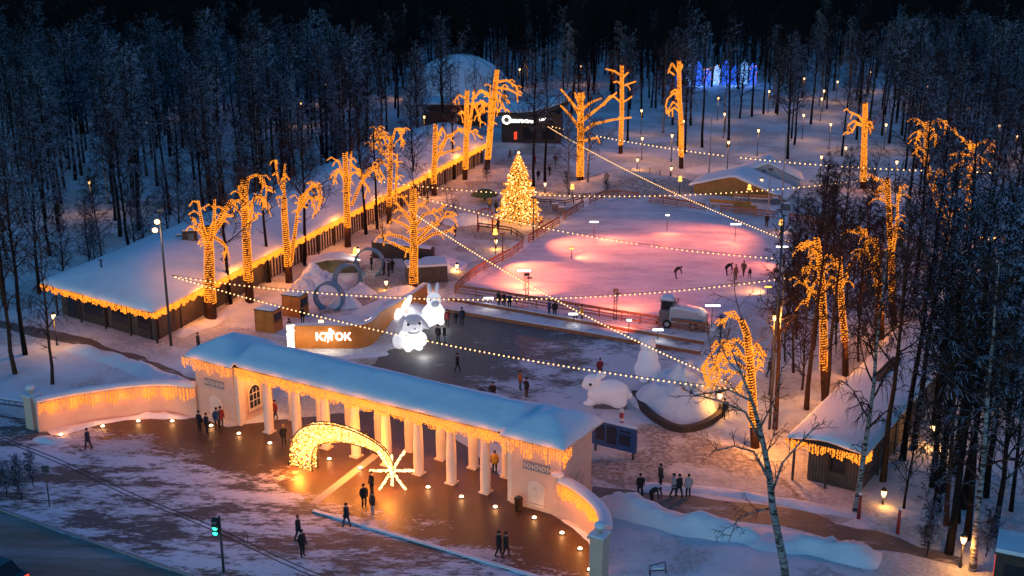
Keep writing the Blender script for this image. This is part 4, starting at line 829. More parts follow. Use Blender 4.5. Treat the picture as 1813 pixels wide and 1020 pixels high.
# playground clutter before the spruce
def canopy(px, r, label, mat, snowy=True):
    t = thing('play_canopy', label, 'play canopy', W(*px)); mb = MB(); mb.tube([(0, 0, 0), (0, 0, 1.3)], .14, 8); mb.build('post', 'dark_wood', t); mb = MB(); mb.lathe([(.1, 1.7), (r*.5, 1.5), (r, .9), (r*.96, .8), (r*.5, 1.2), (.1, 1.4)], 18); mb.build('canopy', mat, t)
    if snowy: mb = MB(); mb.lathe([(r*.9, 1.98), (r*.5, 2.62), (.1, 3.02)], 14); mb.build('snow_cap', 'snow', t)
canopy((858, 356), 1.9, 'low green round canopy left of the lit spruce', 'green_canvas', False)
mb = MB(); mb.slab([(0, 0), (7, 0), (7, 1.1), (0, 1.9)], (0, 0, 0), (1, 0, 0), (0, 0, 1), 1.2); o = mb.build('timber_ramp', 'dark_wood'); o.location = W(662, 452); o.rotation_euler.z = R(-4); tag(o, 'dark timber play boat half buried in snow behind the blue rings', 'play boat'); mb = MB(); mb.box((3.4, -.6, 1.55), (6.6, 1.1, .15), 0, 0, RY(6.5)); mb.build('snow_cap', 'snow', o)
mb = MB(); mb.box((0, 0, .9), (4.2, 2.2, 1.8)); o = mb.build('play_house', 'brown_wall'); o.location = W(755, 496); o.rotation_euler.z = R(12); tag(o, 'low grey brown play house with flat snow roof behind the near lit tree', 'play house'); mb = MB(); mb.box((0, 0, 1.9), (4.3, 2.3, .25)); mb.build('snow_cap', 'snow', o)
mb = MB(); mb.tube([(0, 0, 0), (0, 0, 2.6), (.9, 0, 3.0), (1.8, 0, 2.6), (1.8, 0, 0)], .09, 6); o = mb.build('swing_frame', 'red_paint'); o.location = W(846, 411); tag(o, 'red play frame on the snow left of the rink fence', 'play frame'); mb = MB(); mb.box((.9, 0, .7), (.9, .35, .08)); mb.tube([(.5, 0, .7), (.5, 0, 2.8)], .02, 4); mb.tube([(1.3, 0, .7), (1.3, 0, 2.8)], .02, 4); mb.build('swing_seat', 'dark_wood', o)
fence('post_row', [(848, 407), (905, 415), (926, 428)], 'low dark rope fence between the red play frame and the rink', 'fence', .9, 'dark_wood', (.5, .85))
fence('post_row', [(925, 360), (1000, 365), (1045, 352)], 'dark curved rail between the spruce and the far rink corner', 'fence', .8, 'dark_wood', (.45, .75))
fence('post_row', [(1115, 320), (1132, 320), (1150, 322), (1168, 325), (1186, 328)], 'row of bare thin posts on the snow slope behind the rink', 'fence', 2.0, 'dark_wood', (.1,), 3.0)
for p, l in (((983, 372), 'dark small box on the snow right of the spruce'), ((994, 378), 'dark small box beside the rink fence near the spruce'), ((1392, 372), 'dark low chest behind the far rink fence'), ((1372, 362), 'dark low chest under a lamp tripod behind the far rink fence')):
    mb = MB(); mb.box((0, 0, .45), (.9, .7, .9)); o = mb.build('storage_box', 'machine_dark'); o.location = W(*p); tag(o, l, 'box'); mb = MB(); mb.box((0, 0, .94), (.85, .65, .08)); mb.build('snow_cap', 'snow', o)

# ------------------------------------------------------------------ trees
def perp(d, rnd):
    v = Vector((rnd.uniform(-1, 1), rnd.uniform(-1, 1), rnd.uniform(-1, 1))); v = v-d*v.dot(d); return v.normalized()
def twigs(mb, p, d, L, rnd, n, r, droop, mat=0):
    for _ in range(n):
        q = (d*.8+perp(d, rnd)*rnd.uniform(.5, 1.1)).normalized(); q.z -= droop*rnd.random(); m_ = p+q*L*.55+Vector((0, 0, L*.05)); mb.tube([p, m_, m_+q*L*.45-Vector((0, 0, L*droop*.8))], [r, r*.8, r*.35], 3, mat, False, False)
def limb(mb, p, d, L, r, rnd, droop, subs=6, twn=4, tr=.017, mat=0, tmat=0, up=.25):
    pts = [p.copy()]; q = p.copy(); dd = d.copy(); n = 5
    for i in range(n):
        dd = (dd+Vector((rnd.uniform(-.22, .22), rnd.uniform(-.22, .22), up*(1-i/n*1.2)-droop*(i/n)*.7))).normalized(); q = q+dd*L/n; pts.append(q.copy())
    mb.tube(pts, [r*(1-.75*i/n) for i in range(n+1)], 4, mat, False)
    for k in range(subs):
        t = .25+.75*(k+rnd.random()*.6)/subs; f = min(n-.01, t*n); i = int(f); a = pts[i].lerp(pts[i+1], f-i); ax_ = (pts[i+1]-pts[i]).normalized(); sd = (ax_*.7+perp(ax_, rnd)*.9).normalized(); sd.z += .15-droop*.5; sl_ = L*rnd.uniform(.22, .42)*(1.2-t*.5)
        m1 = a+sd*sl_*.5; sd2 = (sd+Vector((rnd.uniform(-.3, .3), rnd.uniform(-.3, .3), .1-droop*.9))).normalized(); m2 = m1+sd2*sl_*.5; mb.tube([a, m1, m2], [r*.32+.01, r*.22+.008, .009], 3, tmat, False)
        for tt in (.35, .7, 1.0): twigs(mb, a.lerp(m1, tt*2) if tt < .5 else m1.lerp(m2, tt*2-1), sd2, sl_*.55, rnd, max(1, twn//2), tr, droop, tmat)
    return pts
def tree_mesh(seed, H, kind):
    rnd = random.Random(seed); tk = MB(); cr = MB(); r0 = H*.0115; pts = []; q = Vector((0, 0, -.1)); lean = Vector((rnd.uniform(-.03, .03), rnd.uniform(-.03, .03), 0))
    for i in range(9): pts.append(q.copy()); q = q+Vector((lean.x*H/8+rnd.uniform(-.12, .12), lean.y*H/8+rnd.uniform(-.12, .12), H/8))
    tk.tube(pts, [r0*(1.15 if i == 0 else 1-.85*i/8) for i in range(9)], 7, 0, False)
    lo, n, ln, el, droop, subs = dict(tall=(.36, 34, .18, (5, 50), .25, 7), birch=(.30, 18, .20, (20, 60), .75, 6), oak=(.22, 28, .27, (15, 65), .15, 9), thin=(.42, 24, .14, (10, 55), .2, 6), sparse=(.42, 14, .15, (15, 60), .25, 5), young=(.12, 20, .26, (30, 65), .15, 6), bush=(.06, 30, .42, (25, 75), .3, 7))[kind]
    for k in range(n):
        t = lo+(1-lo)*((k+rnd.random()*.7)/n)**.9; f = min(7.99, t*8); i = int(f); p = pts[i].lerp(pts[i+1], f-i); a = k*2.4+rnd.uniform(-.5, .5); e = R(rnd.uniform(*el)); d = Vector((math.cos(a)*math.cos(e), math.sin(a)*math.cos(e), math.sin(e))); L = H*ln*(1.15-.75*max(0, (t-lo)/(1-lo)))*rnd.uniform(.7, 1.25); limb(cr, p, d, L, r0*.45*(1.15-t*.7), rnd, droop, subs, 4, .027 if kind != 'birch' else .018)
    # dead stubs low on the trunk
    for k in range(4):
        t = rnd.uniform(.15, lo+.05); f = t*8; i = int(f); p = pts[i].lerp(pts[i+1], f-i); a = rnd.uniform(0, 6.3); d = Vector((math.cos(a), math.sin(a), .1)); limb(cr, p, d, H*.06, r0*.2, rnd, .2, 3, 3)
    return tk, cr
TREES = {}
def tree_kind(key, seed, H, kind, tm='bark', cm='twig'):
    tk, cr = tree_mesh(seed, H, kind); TREES[key] = (tk.mesh('trunk', [tm]), cr.mesh('crown', [cm]), H)
for i in range(5): tree_kind('tall%d' % i, 100+i, 20, 'tall')
for i in range(2): tree_kind('oak%d' % i, 200+i, 18, 'oak')
for i in range(3): tree_kind('thin%d' % i, 300+i, 19, 'thin')
for i in range(3): tree_kind('birch%d' % i, 400+i, 15, 'birch', 'birch', 'warm_twig')
for i in range(2): tree_kind('young%d' % i, 500+i, 9, 'young')
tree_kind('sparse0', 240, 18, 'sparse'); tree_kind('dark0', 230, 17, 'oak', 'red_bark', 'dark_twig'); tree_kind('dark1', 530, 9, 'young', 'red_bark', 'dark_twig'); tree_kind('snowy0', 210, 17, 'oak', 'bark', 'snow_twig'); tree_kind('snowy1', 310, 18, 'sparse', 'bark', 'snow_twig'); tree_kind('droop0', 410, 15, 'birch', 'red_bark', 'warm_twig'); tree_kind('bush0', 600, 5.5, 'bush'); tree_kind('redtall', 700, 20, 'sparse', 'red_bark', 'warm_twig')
def place_tree(key, p, H, label, rz=None, group=None, name='bare_tree', tilt=(0, 0), cat='tree'):
    tm, cm, h0 = TREES[key]; t = thing(name, label, cat, p, 0, group); s_ = H/h0; t.scale = (s_,)*3; t.rotation_euler = (tilt[0], tilt[1], random.uniform(0, 6.3) if rz is None else rz)
    put('trunk', tm, t); put('crown', cm, t); return t
def inside(poly, x, y):
    c = False; n = len(poly)
    for i in range(n):
        (x1, y1), (x2, y2) = poly[i], poly[i-1]
        if (y1 > y) != (y2 > y) and x < (x2-x1)*(y-y1)/(y2-y1)+x1: c = not c
    return c
EDGE = [(-300, 560), (0, 500), (60, 462), (140, 452), (300, 440), (450, 420), (600, 370), (750, 300), (845, 215), (905, 175), (1000, 210), (1080, 250), (1180, 272), (1350, 292), (1500, 300), (1570, 305), (1620, 380), (1700, 450), (1760, 540), (1813, 640), (2200, 760)]
def edge_y(x):
    for (x0, y0), (x1, y1) in zip(EDGE, EDGE[1:]):
        if x0 <= x < x1: return y0+(y1-y0)*(x-x0)/(x1-x0)
    return 400
def blocked(p):
    q = p-LA; v = q.dot(LD); u = q.dot(Vector((-LD.y, LD.x, 0)))
    if -6 < u < 16.2 and -4 < v < LL+4: return True
    if (p-dm.location).length < 13.5 or (p-W(886, 252)-Vector((5, 4, 0))).length < 9 or (p-W(745, 222)-Vector((6, 4, 0))).length < 9: return True
    q = p-RA
    if -2 < q.dot(RU) < RW+1.5 and -3 < q.dot(RV) < RL+2: return True
    x, y = pxof(p)
    if inside([(1180, 165), (1350, 158), (1350, 205), (1180, 210)], x, y): return True
    return False
rnd = random.Random(11); near = []; far = []
tries = 0
while tries < 90000 and len(far) < 4600:
    tries += 1; Y = math.sqrt(rnd.uniform(88**2, 640**2)); p = Vector((rnd.uniform(-.50, .50)*Y, Y, 0)); x, y = pxof(p)
    if x < -140 or x > 1960 or y > edge_y(max(-299, min(2199, x)))-4 or blocked(p): continue
    if 1050 < x < 1560 and y > 205 and rnd.random() < .62: continue
    if x < 340 and y > 330 and rnd.random() < .15: continue
    pit = 2.9 if Y < 220 else 3.2
    if any((p.x-q.x)**2+(p.y-q.y)**2 < pit*pit for q in near[-500:]+far[-700:]): continue
    far.append(p)
far.sort(key=lambda p: p.y); near = far[:285]; far = far[285:]
keys = ['tall0', 'tall1', 'tall2', 'tall3', 'tall4', 'oak0', 'oak1', 'thin0', 'thin1', 'thin2', 'birch0', 'birch1']
for i, p in enumerate(near):
    x, y = pxof(p); k = keys[rnd.randrange(len(keys))]
    if rnd.random() < .16: k = 'snowy%d' % rnd.randrange(2)
    if x < 500: lb, gr = 'bare snow dusted tree standing in the dark wood behind the left pavilion', 'trees of the left wood'
    elif x < 1050: lb, gr = 'bare dark tree standing in the wood beyond the dome and restaurant', 'trees of the back wood'
    elif x < 1580: lb, gr = 'bare dark tree standing among the park lamps beyond the rink', 'trees of the far park'
    else: lb, gr = 'bare dark tree standing in the right hand wood behind the lit trees', 'trees of the right wood'
    place_tree(k, p, rnd.uniform(15, 21) if k[0] != 'b' else rnd.uniform(13, 17), lb, None, gr)
# low bushy growth right behind the left pavilion
for i in range(26):
    v = 6+i*3.1+rnd.uniform(-1, 1); p = LA+lq(1.0, v)+Vector((-LD.y, LD.x, 0))*rnd.uniform(2.2, 7.0)
    place_tree(['dark1', 'young1', 'dark0', 'oak1'][rnd.randrange(4)], p, rnd.uniform(7, 11), 'low bushy bare tree growing close behind the roof of the left pavilion', None, 'bushy trees behind the left pavilion')
for i, (x, y, k) in enumerate([(745, 206, 'thin0'), (792, 206, 'redtall'), (838, 207, 'redtall'), (895, 205, 'tall3')]):
    place_tree(k, W(x, y), 11+(i*2.3) % 4, 'bare tree standing right in front of the big snow dome', None, 'trees before the dome')
# the far wood: one mass of trees on points
TC = bpy.data.collections.new('far_trees')
for k in keys:
    tm, cm, h0 = TREES[k]; bm = bmesh.new(); bm.from_mesh(tm); bm.from_mesh(cm); me = bpy.data.meshes.new('far_tree'); bm.to_mesh(me); bm.free(); me.materials.append(tm.materials[0]); o = bpy.data.objects.new('far_tree', me); TC.objects.link(o)
fm = bpy.data.meshes.new('far_wood'); fm.from_pydata([tuple(p) for p in far], [], []); fw = put('far_wood', fm); fw['kind'] = 'stuff'; fw['label'] = 'dark mass of bare winter wood filling the background'; fw['category'] = 'wood'
ng = bpy.data.node_groups.new('wood', 'GeometryNodeTree'); ng.interface.new_socket('Geometry', in_out='INPUT', socket_type='NodeSocketGeometry'); ng.interface.new_socket('Geometry', in_out='OUTPUT', socket_type='NodeSocketGeometry')
N = ng.nodes; gi = N.new('NodeGroupInput'); go = N.new('NodeGroupOutput'); ip = N.new('GeometryNodeInstanceOnPoints'); ci = N.new('GeometryNodeCollectionInfo'); ci.inputs[0].default_value = TC; ci.inputs['Separate Children'].default_value = True; ci.inputs['Reset Children'].default_value = True
rr = N.new('FunctionNodeRandomValue'); rr.data_type = 'FLOAT_VECTOR'; rr.inputs[1].default_value = (.06, .06, 6.28); rr.inputs[0].default_value = (-.06, -.06, 0)
rsn = N.new('FunctionNodeRandomValue'); rsn.data_type = 'FLOAT'; rsn.inputs[2].default_value = .8; rsn.inputs[3].default_value = 1.15; rsn.inputs['Seed'].default_value = 3
ip.inputs['Pick Instance'].default_value = True
ng.links.new(gi.outputs[0], ip.inputs['Points']); ng.links.new(ci.outputs[0], ip.inputs['Instance']); ng.links.new(rr.outputs[0], ip.inputs['Rotation']); ng.links.new(rsn.outputs[1], ip.inputs['Scale']); ng.links.new(ip.outputs[0], go.inputs[0])
md = fw.modifiers.new('wood', 'NODES'); md.node_group = ng

# single trees that stand out
for i, (px, H, k) in enumerate([((1668, 870), 20, 'tall1'), ((1712, 955), 19, 'thin1'), ((1738, 835), 20, 'tall0'), ((1650, 862), 19, 'thin2'), ((1760, 950), 17, 'oak0'), ((1695, 925), 18, 'sparse0'), ((1675, 930), 16, 'dark0')]): place_tree(k, W(*px), H, 'dark bare tree crowded in the thick clump in the right foreground', None, 'clump in the right foreground')
T_ = [('droop0', (27, 662), 17, 'slim tree with hanging twigs at the left edge, beside the left path'), ('tall1', (45, 628), 19, 'dark slim tree just behind the leftmost birch by the left path'), ('droop0', (93, 680), 13, 'thin tree with hanging reddish twigs standing in the snow by the curved wall'),
      ('oak0', (70, 520), 17, 'spreading dark tree with snowy twigs touching the corner of the left pavilion'), ('tall3', (8, 540), 19, 'tall dark tree at the left edge beyond the pavilion corner'),
      ('tall2', (409, 545), 18, 'dark unlit tree before the pavilion between the first two lit trees'), ('thin0', (477, 500), 17, 'dark unlit tree before the pavilion right of the second lit tree'), ('tall4', (540, 470), 18, 'dark unlit tree right of the forked lit tree before the pavilion'), ('thin1', (648, 415), 17, 'dark unlit tree between two lit trees in the middle of the pavilion row'), ('tall0', (668, 405), 16, 'slim unlit tree just left of the frosted lit tree'), ('oak1', (735, 355), 15, 'dark unlit tree left of the arching lit tree at the far pavilion'), ('thin2', (803, 318), 17, 'slim dark unlit tree between the far lit trees of the row'),
      ('tall1', (945, 330), 19, 'dark unlit tree directly right of the spruce, nearer one'), ('thin0', (965, 322), 19, 'dark unlit tree right of the spruce, farther one'), ('birch2', (1007, 345), 14, 'pale trunked unlit tree left of the big lit tree behind the rink'), ('birch0', (1040, 335), 17, 'pale twigged unlit tree right behind the big lit tree behind the rink'),
      ('redtall', (1372, 760), 17, 'tall dark reddish tree right of the drooping lit tree'), ('redtall', (1428, 725), 18, 'dark reddish tree left of the small right pavilion'), ('redtall', (1460, 745), 17, 'dark tree hugging the left eave of the right pavilion'),
      ('birch1', (1515, 905), 18, 'white barked birch standing before the front corner of the right pavilion'), ('redtall', (1563, 852), 19, 'dark tree close behind the white barked birch by the right pavilion'), ('thin1', (1598, 815), 20, 'slim dark tree along the right wall of the right pavilion, nearest'), ('thin2', (1618, 795), 21, 'slim dark tree along the right wall of the right pavilion, second'), ('tall0', (1655, 745), 21, 'dark tree above the glaring lamp right of the right pavilion'),
      ('tall2', (1680, 980), 22, 'big dark tree in the right foreground, left of the pale one'), ('birch2', (1722, 1010), 19, 'big pale barked tree in the right foreground'), ('tall3', (1705, 900), 21, 'dark tree in the thick clump at the right, middle'), ('thin0', (1660, 905), 20, 'thin dark tree in the clump at the right, leftmost'), ('tall4', (1745, 880), 20, 'dark tree in the thick clump at the right, rightmost'), ('thin1', (1690, 840), 21, 'dark tree at the back of the thick clump at the right'), ('oak1', (1790, 905), 13, 'spreading snow lined tree at the right edge of the picture'), ('young0', (1600, 900), 8, 'small bare sapling below the right pavilion'), ('young1', (1650, 940), 8, 'small bare sapling beside the right path'),
      ('dark0', (1440, 500), 12, 'dark bushy unlit tree at the right edge of the rink'), ('dark0', (1475, 470), 11, 'dark bushy unlit tree at the far right corner of the rink'), ('dark1', (1500, 545), 9, 'dark bushy sapling among the lit trees right of the rink'), ('dark0', (1550, 600), 12, 'dark bushy tree between the lit trees along the right pavilion'), ('dark1', (1395, 560), 9, 'dark sapling at the right of the resurfacer'), ('birch0', (1375, 700), 13, 'thin dark tree right of the resurfacer with warm lit trunk'), ('tall1', (1640, 600), 20, 'tall dark tree at the far end of the right pavilion'), ('tall3', (1700, 640), 21, 'tall dark tree right of the far end of the right pavilion'), ('oak0', (1770, 720), 18, 'dark wide tree on the open snow at the far right'), ('tall0', (1620, 520), 20, 'tall dark tree below the cluster of lit trees at the right'), ('dark0', (1590, 640), 12, 'dark bushy tree leaning over the right pavilion roof')]
for k, px, H, lb in T_: place_tree(k, W(*px), H, lb, name='birch' if k[0] == 'b' else 'bare_tree')
# the leaning birch in the right foreground
fb = thing('foreground_birch', 'white barked crooked birch leaning left at the bottom right of the picture', 'tree', W(1395, 1060)); fY = W(1395, 1060).y; o0 = fb.location
def fp(x, y, dy=0): return atY(x, y, fY+dy)-o0
tk = MB(); cr = MB(); rn_ = random.Random(3)
tk.tube([(0, 0, -.1), fp(1388, 1000), fp(1368, 900), fp(1362, 840), fp(1350, 780), fp(1335, 720), fp(1312, 660), fp(1295, 620)], [.26, .23, .2, .17, .14, .1, .06, .03], 8)
for pl, r in [([(1362, 850), (1335, 800), (1300, 790), (1262, 800)], .09), ([(1352, 790), (1320, 730), (1280, 712), (1235, 700)], .09), ([(1330, 710), (1290, 690), (1230, 700), (1215, 690)], .07), ([(1364, 880), (1385, 820), (1420, 780), (1450, 750)], .08), ([(1345, 760), (1375, 700), (1385, 650)], .06), ([(1366, 900), (1340, 905), (1305, 920), (1290, 960)], .06), ([(1318, 670), (1290, 640), (1270, 600)], .05), ([(1355, 810), (1370, 770), (1375, 720)], .05)]:
    P3 = [fp(x, y, rn_.uniform(-.5, .5)+i*rn_.uniform(-.5, .5)) for i, (x, y) in enumerate(pl)]; tk.tube(P3, [r*(1-.6*i/(len(P3)-1)) for i in range(len(P3))], 5)
    for i in range(1, len(P3)):
        for _ in range(3):
            a = P3[i-1].lerp(P3[i], rn_.random()); d = (P3[i]-P3[i-1]).normalized(); limb(cr, a, (d+perp(d, rn_)*.9).normalized(), rn_.uniform(.9, 1.7), .025, rn_, .35, 4, 3, .010)
tk.build('trunk', 'birch', fb); cr.build('crown', 'warm_twig', fb)
def shrub(px, H, label, key='bush0', name='shrub', group=None): place_tree(key, W(*px), H, label, None, group, name, cat='shrub')
for i, px in enumerate([(12, 880), (34, 868), (60, 862), (40, 890)]): shrub(px, 2.4, 'bare grey shrub in the clump by the street at the left', name='shrub', group='shrubs by the street')
shrub((1003, 338), 2.6, 'dark flattened bush left of the big lit tree behind the rink'); shrub((1075, 345), 2.8, 'dark flattened bush right of the big lit tree behind the rink'); shrub((862, 322), 2.4, 'dark bush on the snow between the pavilion and the spruce')
for i, px in enumerate([(1405, 470), (1425, 520), (1450, 455), (1470, 520), (1490, 430), (1510, 500), (1535, 470), (1520, 560), (1410, 600), (1560, 540), (1600, 500), (1630, 470), (1480, 610), (1405, 660), (1440, 620), (1520, 640), (1545, 690), (1420, 690), (1620, 640), (1390, 640)]): place_tree(['dark0', 'dark1'][i % 2], W(*px), 8+(i*1.7) % 4, 'dark bushy bare tree in the thicket between the rink and the right pavilion', None, 'thicket right of the rink')
shrub((1640, 985), 3.2, 'bare shrub at the end of the right path'); shrub((1745, 985), 3.0, 'bare shrub before the dark booth at the right'); shrub((1275, 600), 2.2, 'bare shrub at the corner of the rink by the deck end')

# ------------------------------------------------------------------ trees wound with golden lights
def lit_tree(base, trunk, limbs, label, r=.42, z0=.9, dens=1.0, side=6, seed=0, power=190, crown=12, bulb=.06, name='lit_tree', depth=.7):
    rn_ = random.Random(seed+50); bp = W(*base); Y = bp.y; t = thing(name, label, 'tree', bp, 0, 'trees wound with golden lights'); tk = MB(); bl = MB(); cr = MB()
    def conv(pl, sp):
        out = []; d0 = rn_.uniform(-sp, sp)
        for i, (x, y) in enumerate(pl): out.append(atY(x, y, Y+d0*i/max(1, len(pl)-1))-bp)
        return out
    def wrap(pts, rs_, zmin=0, dn=1.0):
        for i in range(len(pts)-1):
            a, b = pts[i], pts[i+1]; L = (b-a).length; ra_, rb_ = rs_[i], rs_[i+1]; d = (b-a).normalized(); u = perp(d, rn_); w = d.cross(u); n = int(max(3, L*2*math.pi*((ra_+rb_)/2+.03)*72*dn*dens+L*14*dens))
            turns = L/.21; ph0 = rn_.uniform(0, 6.28)
            for k in range(n):
                f = (k+rn_.random()*.8)/n; q = a.lerp(b, f)
                if q.z < zmin or rn_.random() < .04: continue
                an = ph0+f*turns*6.283+rn_.uniform(-.45, .45)+.6*math.sin(f*L*2.1); rad = ra_+(rb_-ra_)*f+.03; bl.octa(q+(u*math.cos(an)+w*math.sin(an))*rad, bulb*rn_.uniform(.7, 1.2))
    tp_ = [atY(x, y, Y)-bp for x, y in [base]+trunk]; n = len(tp_); rs_ = [r*(1.1-.45*i/(n-1)) for i in range(n)]; tk.tube(tp_, rs_, 9); wrap(tp_, rs_, z0)
    tops = [tp_[-1]]
    for pl in limbs:
        rr_ = None
        if isinstance(pl[0], (int, float)): rr_ = pl[0]; pl = pl[1]
        P3 = conv(pl, depth*2.2); m_ = len(P3); r1_ = (rr_ or r*.38)*.72; rs2 = [max(.035, r1_*(1-.8*i/(m_-1))) for i in range(m_)]; tk.tube(P3, rs2, 6); wrap(P3, rs2)
        L = sum((P3[i+1]-P3[i]).length for i in range(m_-1)); tops.append(P3[-1])
        for _ in range(int(side*L/4.2)):
            i = rn_.randrange(max(0, m_//2-1), m_-1); a = P3[i].lerp(P3[i+1], rn_.random()); d = (P3[i+1]-P3[i]).normalized(); sd = (d*.6+perp(d, rn_)*.8).normalized(); l2 = rn_.uniform(.5, 1.3); b = a+sd*l2*.6; c = b+(sd+Vector((0, 0, -1.1))).normalized()*l2*.55; tk.tube([a, b, c], [.04, .03, .02], 3); wrap([a, b, c], [.015, .012, .01], 0, .45)
    for _ in range(crown):
        a = tops[rn_.randrange(len(tops))]; d = Vector((rn_.uniform(-.7, .7), rn_.uniform(-.7, .7), rn_.uniform(.2, 1))).normalized(); limb(cr, a-d*.4, d, rn_.uniform(2.0, 4.2), .05, rn_, .25, 5, 4, .018)
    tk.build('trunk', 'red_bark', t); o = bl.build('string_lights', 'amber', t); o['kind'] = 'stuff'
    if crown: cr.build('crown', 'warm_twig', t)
    h = tp_[-1].z
    for f in (.3, .8): lamp_at(t, (rn_.uniform(-.4, .4), -(r+.9), max(1.2, h*f)), power, (1, .31, .04), .5)
    return t
lit_tree((374, 567), [(371, 500), (370, 440), (368, 400)], [(.28, [(370, 440), (358, 400), (351, 355)]), (.28, [(371, 440), (379, 395), (380, 352)]), [(366, 415), (350, 398), (338, 384)], [(376, 415), (392, 380), (408, 354), (418, 362), (421, 374)], [(376, 410), (395, 378), (420, 356), (432, 352)], [(378, 420), (392, 428), (402, 440), (396, 455)], [(362, 420), (348, 405), (336, 400)], [(374, 420), (400, 382), (416, 382)]], 'golden light wound tree in front of the left pavilion, nearest of the row', .50, 1.8, seed=1)
lit_tree((442, 535), [(439, 480), (436, 420), (433, 360), (432, 318)], [[(434, 370), (424, 340), (421, 328)], (.16, [(434, 350), (440, 315), (455, 309), (466, 318), (472, 335), (484, 340)], ), [(436, 375), (455, 345), (468, 350), (476, 372)], [(436, 380), (450, 352), (462, 346), (468, 366)], [(437, 395), (455, 385), (452, 380)], (.2, [(437, 420), (445, 380), (448, 355)])], 'golden light wound tree with a high arching branch, second of the pavilion row', .42, 2.2, seed=2)
lit_tree((512, 500), [(510, 465), (507, 430), (503, 370), (503, 350)], [(.3, [(514, 466), (521, 420), (527, 375), (532, 345)]), (.2, [(504, 360), (502, 320), (505, 290)]), (.14, [(503, 340), (493, 320), (488, 290), (486, 284)]), [(527, 375), (540, 345), (556, 325), (568, 345), (566, 362)], [(525, 380), (545, 350), (566, 352), (572, 358)], [(530, 360), (545, 335), (560, 328)], [(528, 365), (550, 348), (560, 380)], [(503, 350), (492, 348), (488, 352)]], 'golden light wound tree with a forked trunk before the pavilion, third of the row', .36, 1.8, seed=3)
lit_tree((616, 437), [(615, 400), (613, 340), (611, 270)], [(.2, [(616, 360), (620, 310), (622, 268)]), [(612, 320), (598, 300), (590, 328)], [(612, 330), (600, 285), (594, 284)], (.2, [(622, 365), (640, 322), (652, 300), (668, 294), (682, 318)]), [(640, 322), (660, 300), (672, 310)], [(641, 320), (650, 330), (655, 340)], [(620, 290), (632, 300), (640, 312)], [(614, 315), (628, 304), (640, 312)]], 'golden light wound tree before the louvred wall, fourth of the pavilion row', .36, 2.4, seed=4, bulb=.065)
lit_tree((689, 396), [(689, 360), (691, 300), (692, 240)], [(.2, [(699, 362), (702, 310), (703, 275)]), [(690, 290), (674, 262), (664, 240), (666, 230)], [(690, 270), (680, 245), (672, 228)], [(692, 260), (700, 228), (712, 232), (710, 260)], [(691, 275), (670, 265), (655, 258)], [(692, 250), (680, 236), (662, 244)], [(690, 300), (676, 285), (662, 300)]], 'frosty light wound tree with white sparkling twigs, fifth of the pavilion row', .30, 2.2, seed=5, side=14, bulb=.065)
lit_tree((769, 346), [(768, 320), (770, 270), (771, 220)], [(.2, [(772, 285), (790, 245), (815, 228), (840, 234), (852, 244)]), (.16, [(774, 275), (795, 268), (815, 264)]), [(774, 250), (780, 230), (784, 225)], [(776, 262), (795, 238), (800, 250)], [(774, 240), (784, 228), (790, 240)]], 'golden light wound tree with one wide arching branch, sixth of the pavilion row', .36, 1.6, seed=6, bulb=.075)
lit_tree((823, 318), [(824, 297), (826, 240), (826, 200), (827, 160)], [(.25, [(830, 235), (836, 190), (840, 158)]), [(826, 175), (812, 168), (802, 182)], [(838, 175), (852, 160), (865, 165)], [(838, 190), (855, 178), (858, 200)], [(826, 205), (818, 198), (814, 204)], [(838, 180), (846, 200), (852, 218)]], 'golden light wound tree with two parallel stems at the far end of the pavilion row', .36, 1.6, seed=7, bulb=.085)
lit_tree((862, 300), [(864, 278), (868, 230), (874, 180), (880, 124)], [(.25, [(866, 240), (867, 190), (868, 150)]), [(880, 145), (898, 142), (912, 152), (918, 156)], [(879, 155), (900, 158), (924, 170)], [(878, 160), (892, 172), (900, 184)], [(877, 175), (888, 180), (896, 198)], [(868, 170), (850, 160), (842, 172)], [(868, 190), (855, 180), (850, 205)], [(876, 190), (884, 198), (884, 192)]], 'tallest golden light wound tree with fanned branches at the end of the pavilion row', .42, 1.6, seed=8, bulb=.09)
lit_tree((733, 522), [(732, 490), (733, 440), (732, 390), (731, 332)], [(.2, [(733, 432), (712, 420), (690, 415), (672, 420)]), (.2, [(732, 448), (705, 436), (680, 424)]), (.2, [(734, 430), (760, 405), (785, 385), (810, 380)]), (.2, [(734, 435), (765, 415), (790, 410), (802, 405)]), (.18, [(733, 400), (715, 375), (700, 358)]), (.18, [(733, 405), (750, 380), (775, 372), (790, 362)]), (.15, [(732, 385), (740, 365), (757, 355)]), (.15, [(732, 380), (722, 360), (710, 345)]), [(732, 365), (738, 350), (742, 340)], (.15, [(733, 410), (710, 395), (690, 388)]), (.15, [(733, 415), (760, 400), (780, 398)])], 'wide spreading golden light wound tree standing alone beside the orange sign wall', .40, 1.2, seed=9, side=5)
lit_tree((1028, 330), [(1027, 305), (1028, 250), (1028, 200), (1028, 164)], [(.25, [(1027, 205), (1015, 185), (993, 158)]), (.25, [(1029, 215), (1055, 195), (1092, 164)]), (.22, [(1029, 235), (1050, 220), (1085, 212), (1118, 208)]), (.2, [(1027, 230), (1010, 205), (992, 186)]), (.2, [(1029, 195), (1045, 182), (1065, 174)]), [(1027, 185), (1020, 172), (1018, 164)], [(1029, 182), (1034, 172), (1034, 163)], [(1029, 252), (1045, 246), (1058, 244), (1062, 254)], [(1068, 186), (1080, 170), (1088, 172)]], 'golden light wound tree with thick wide forks behind the far left of the rink', .48, 1.4, seed=10, side=1, bulb=.085)
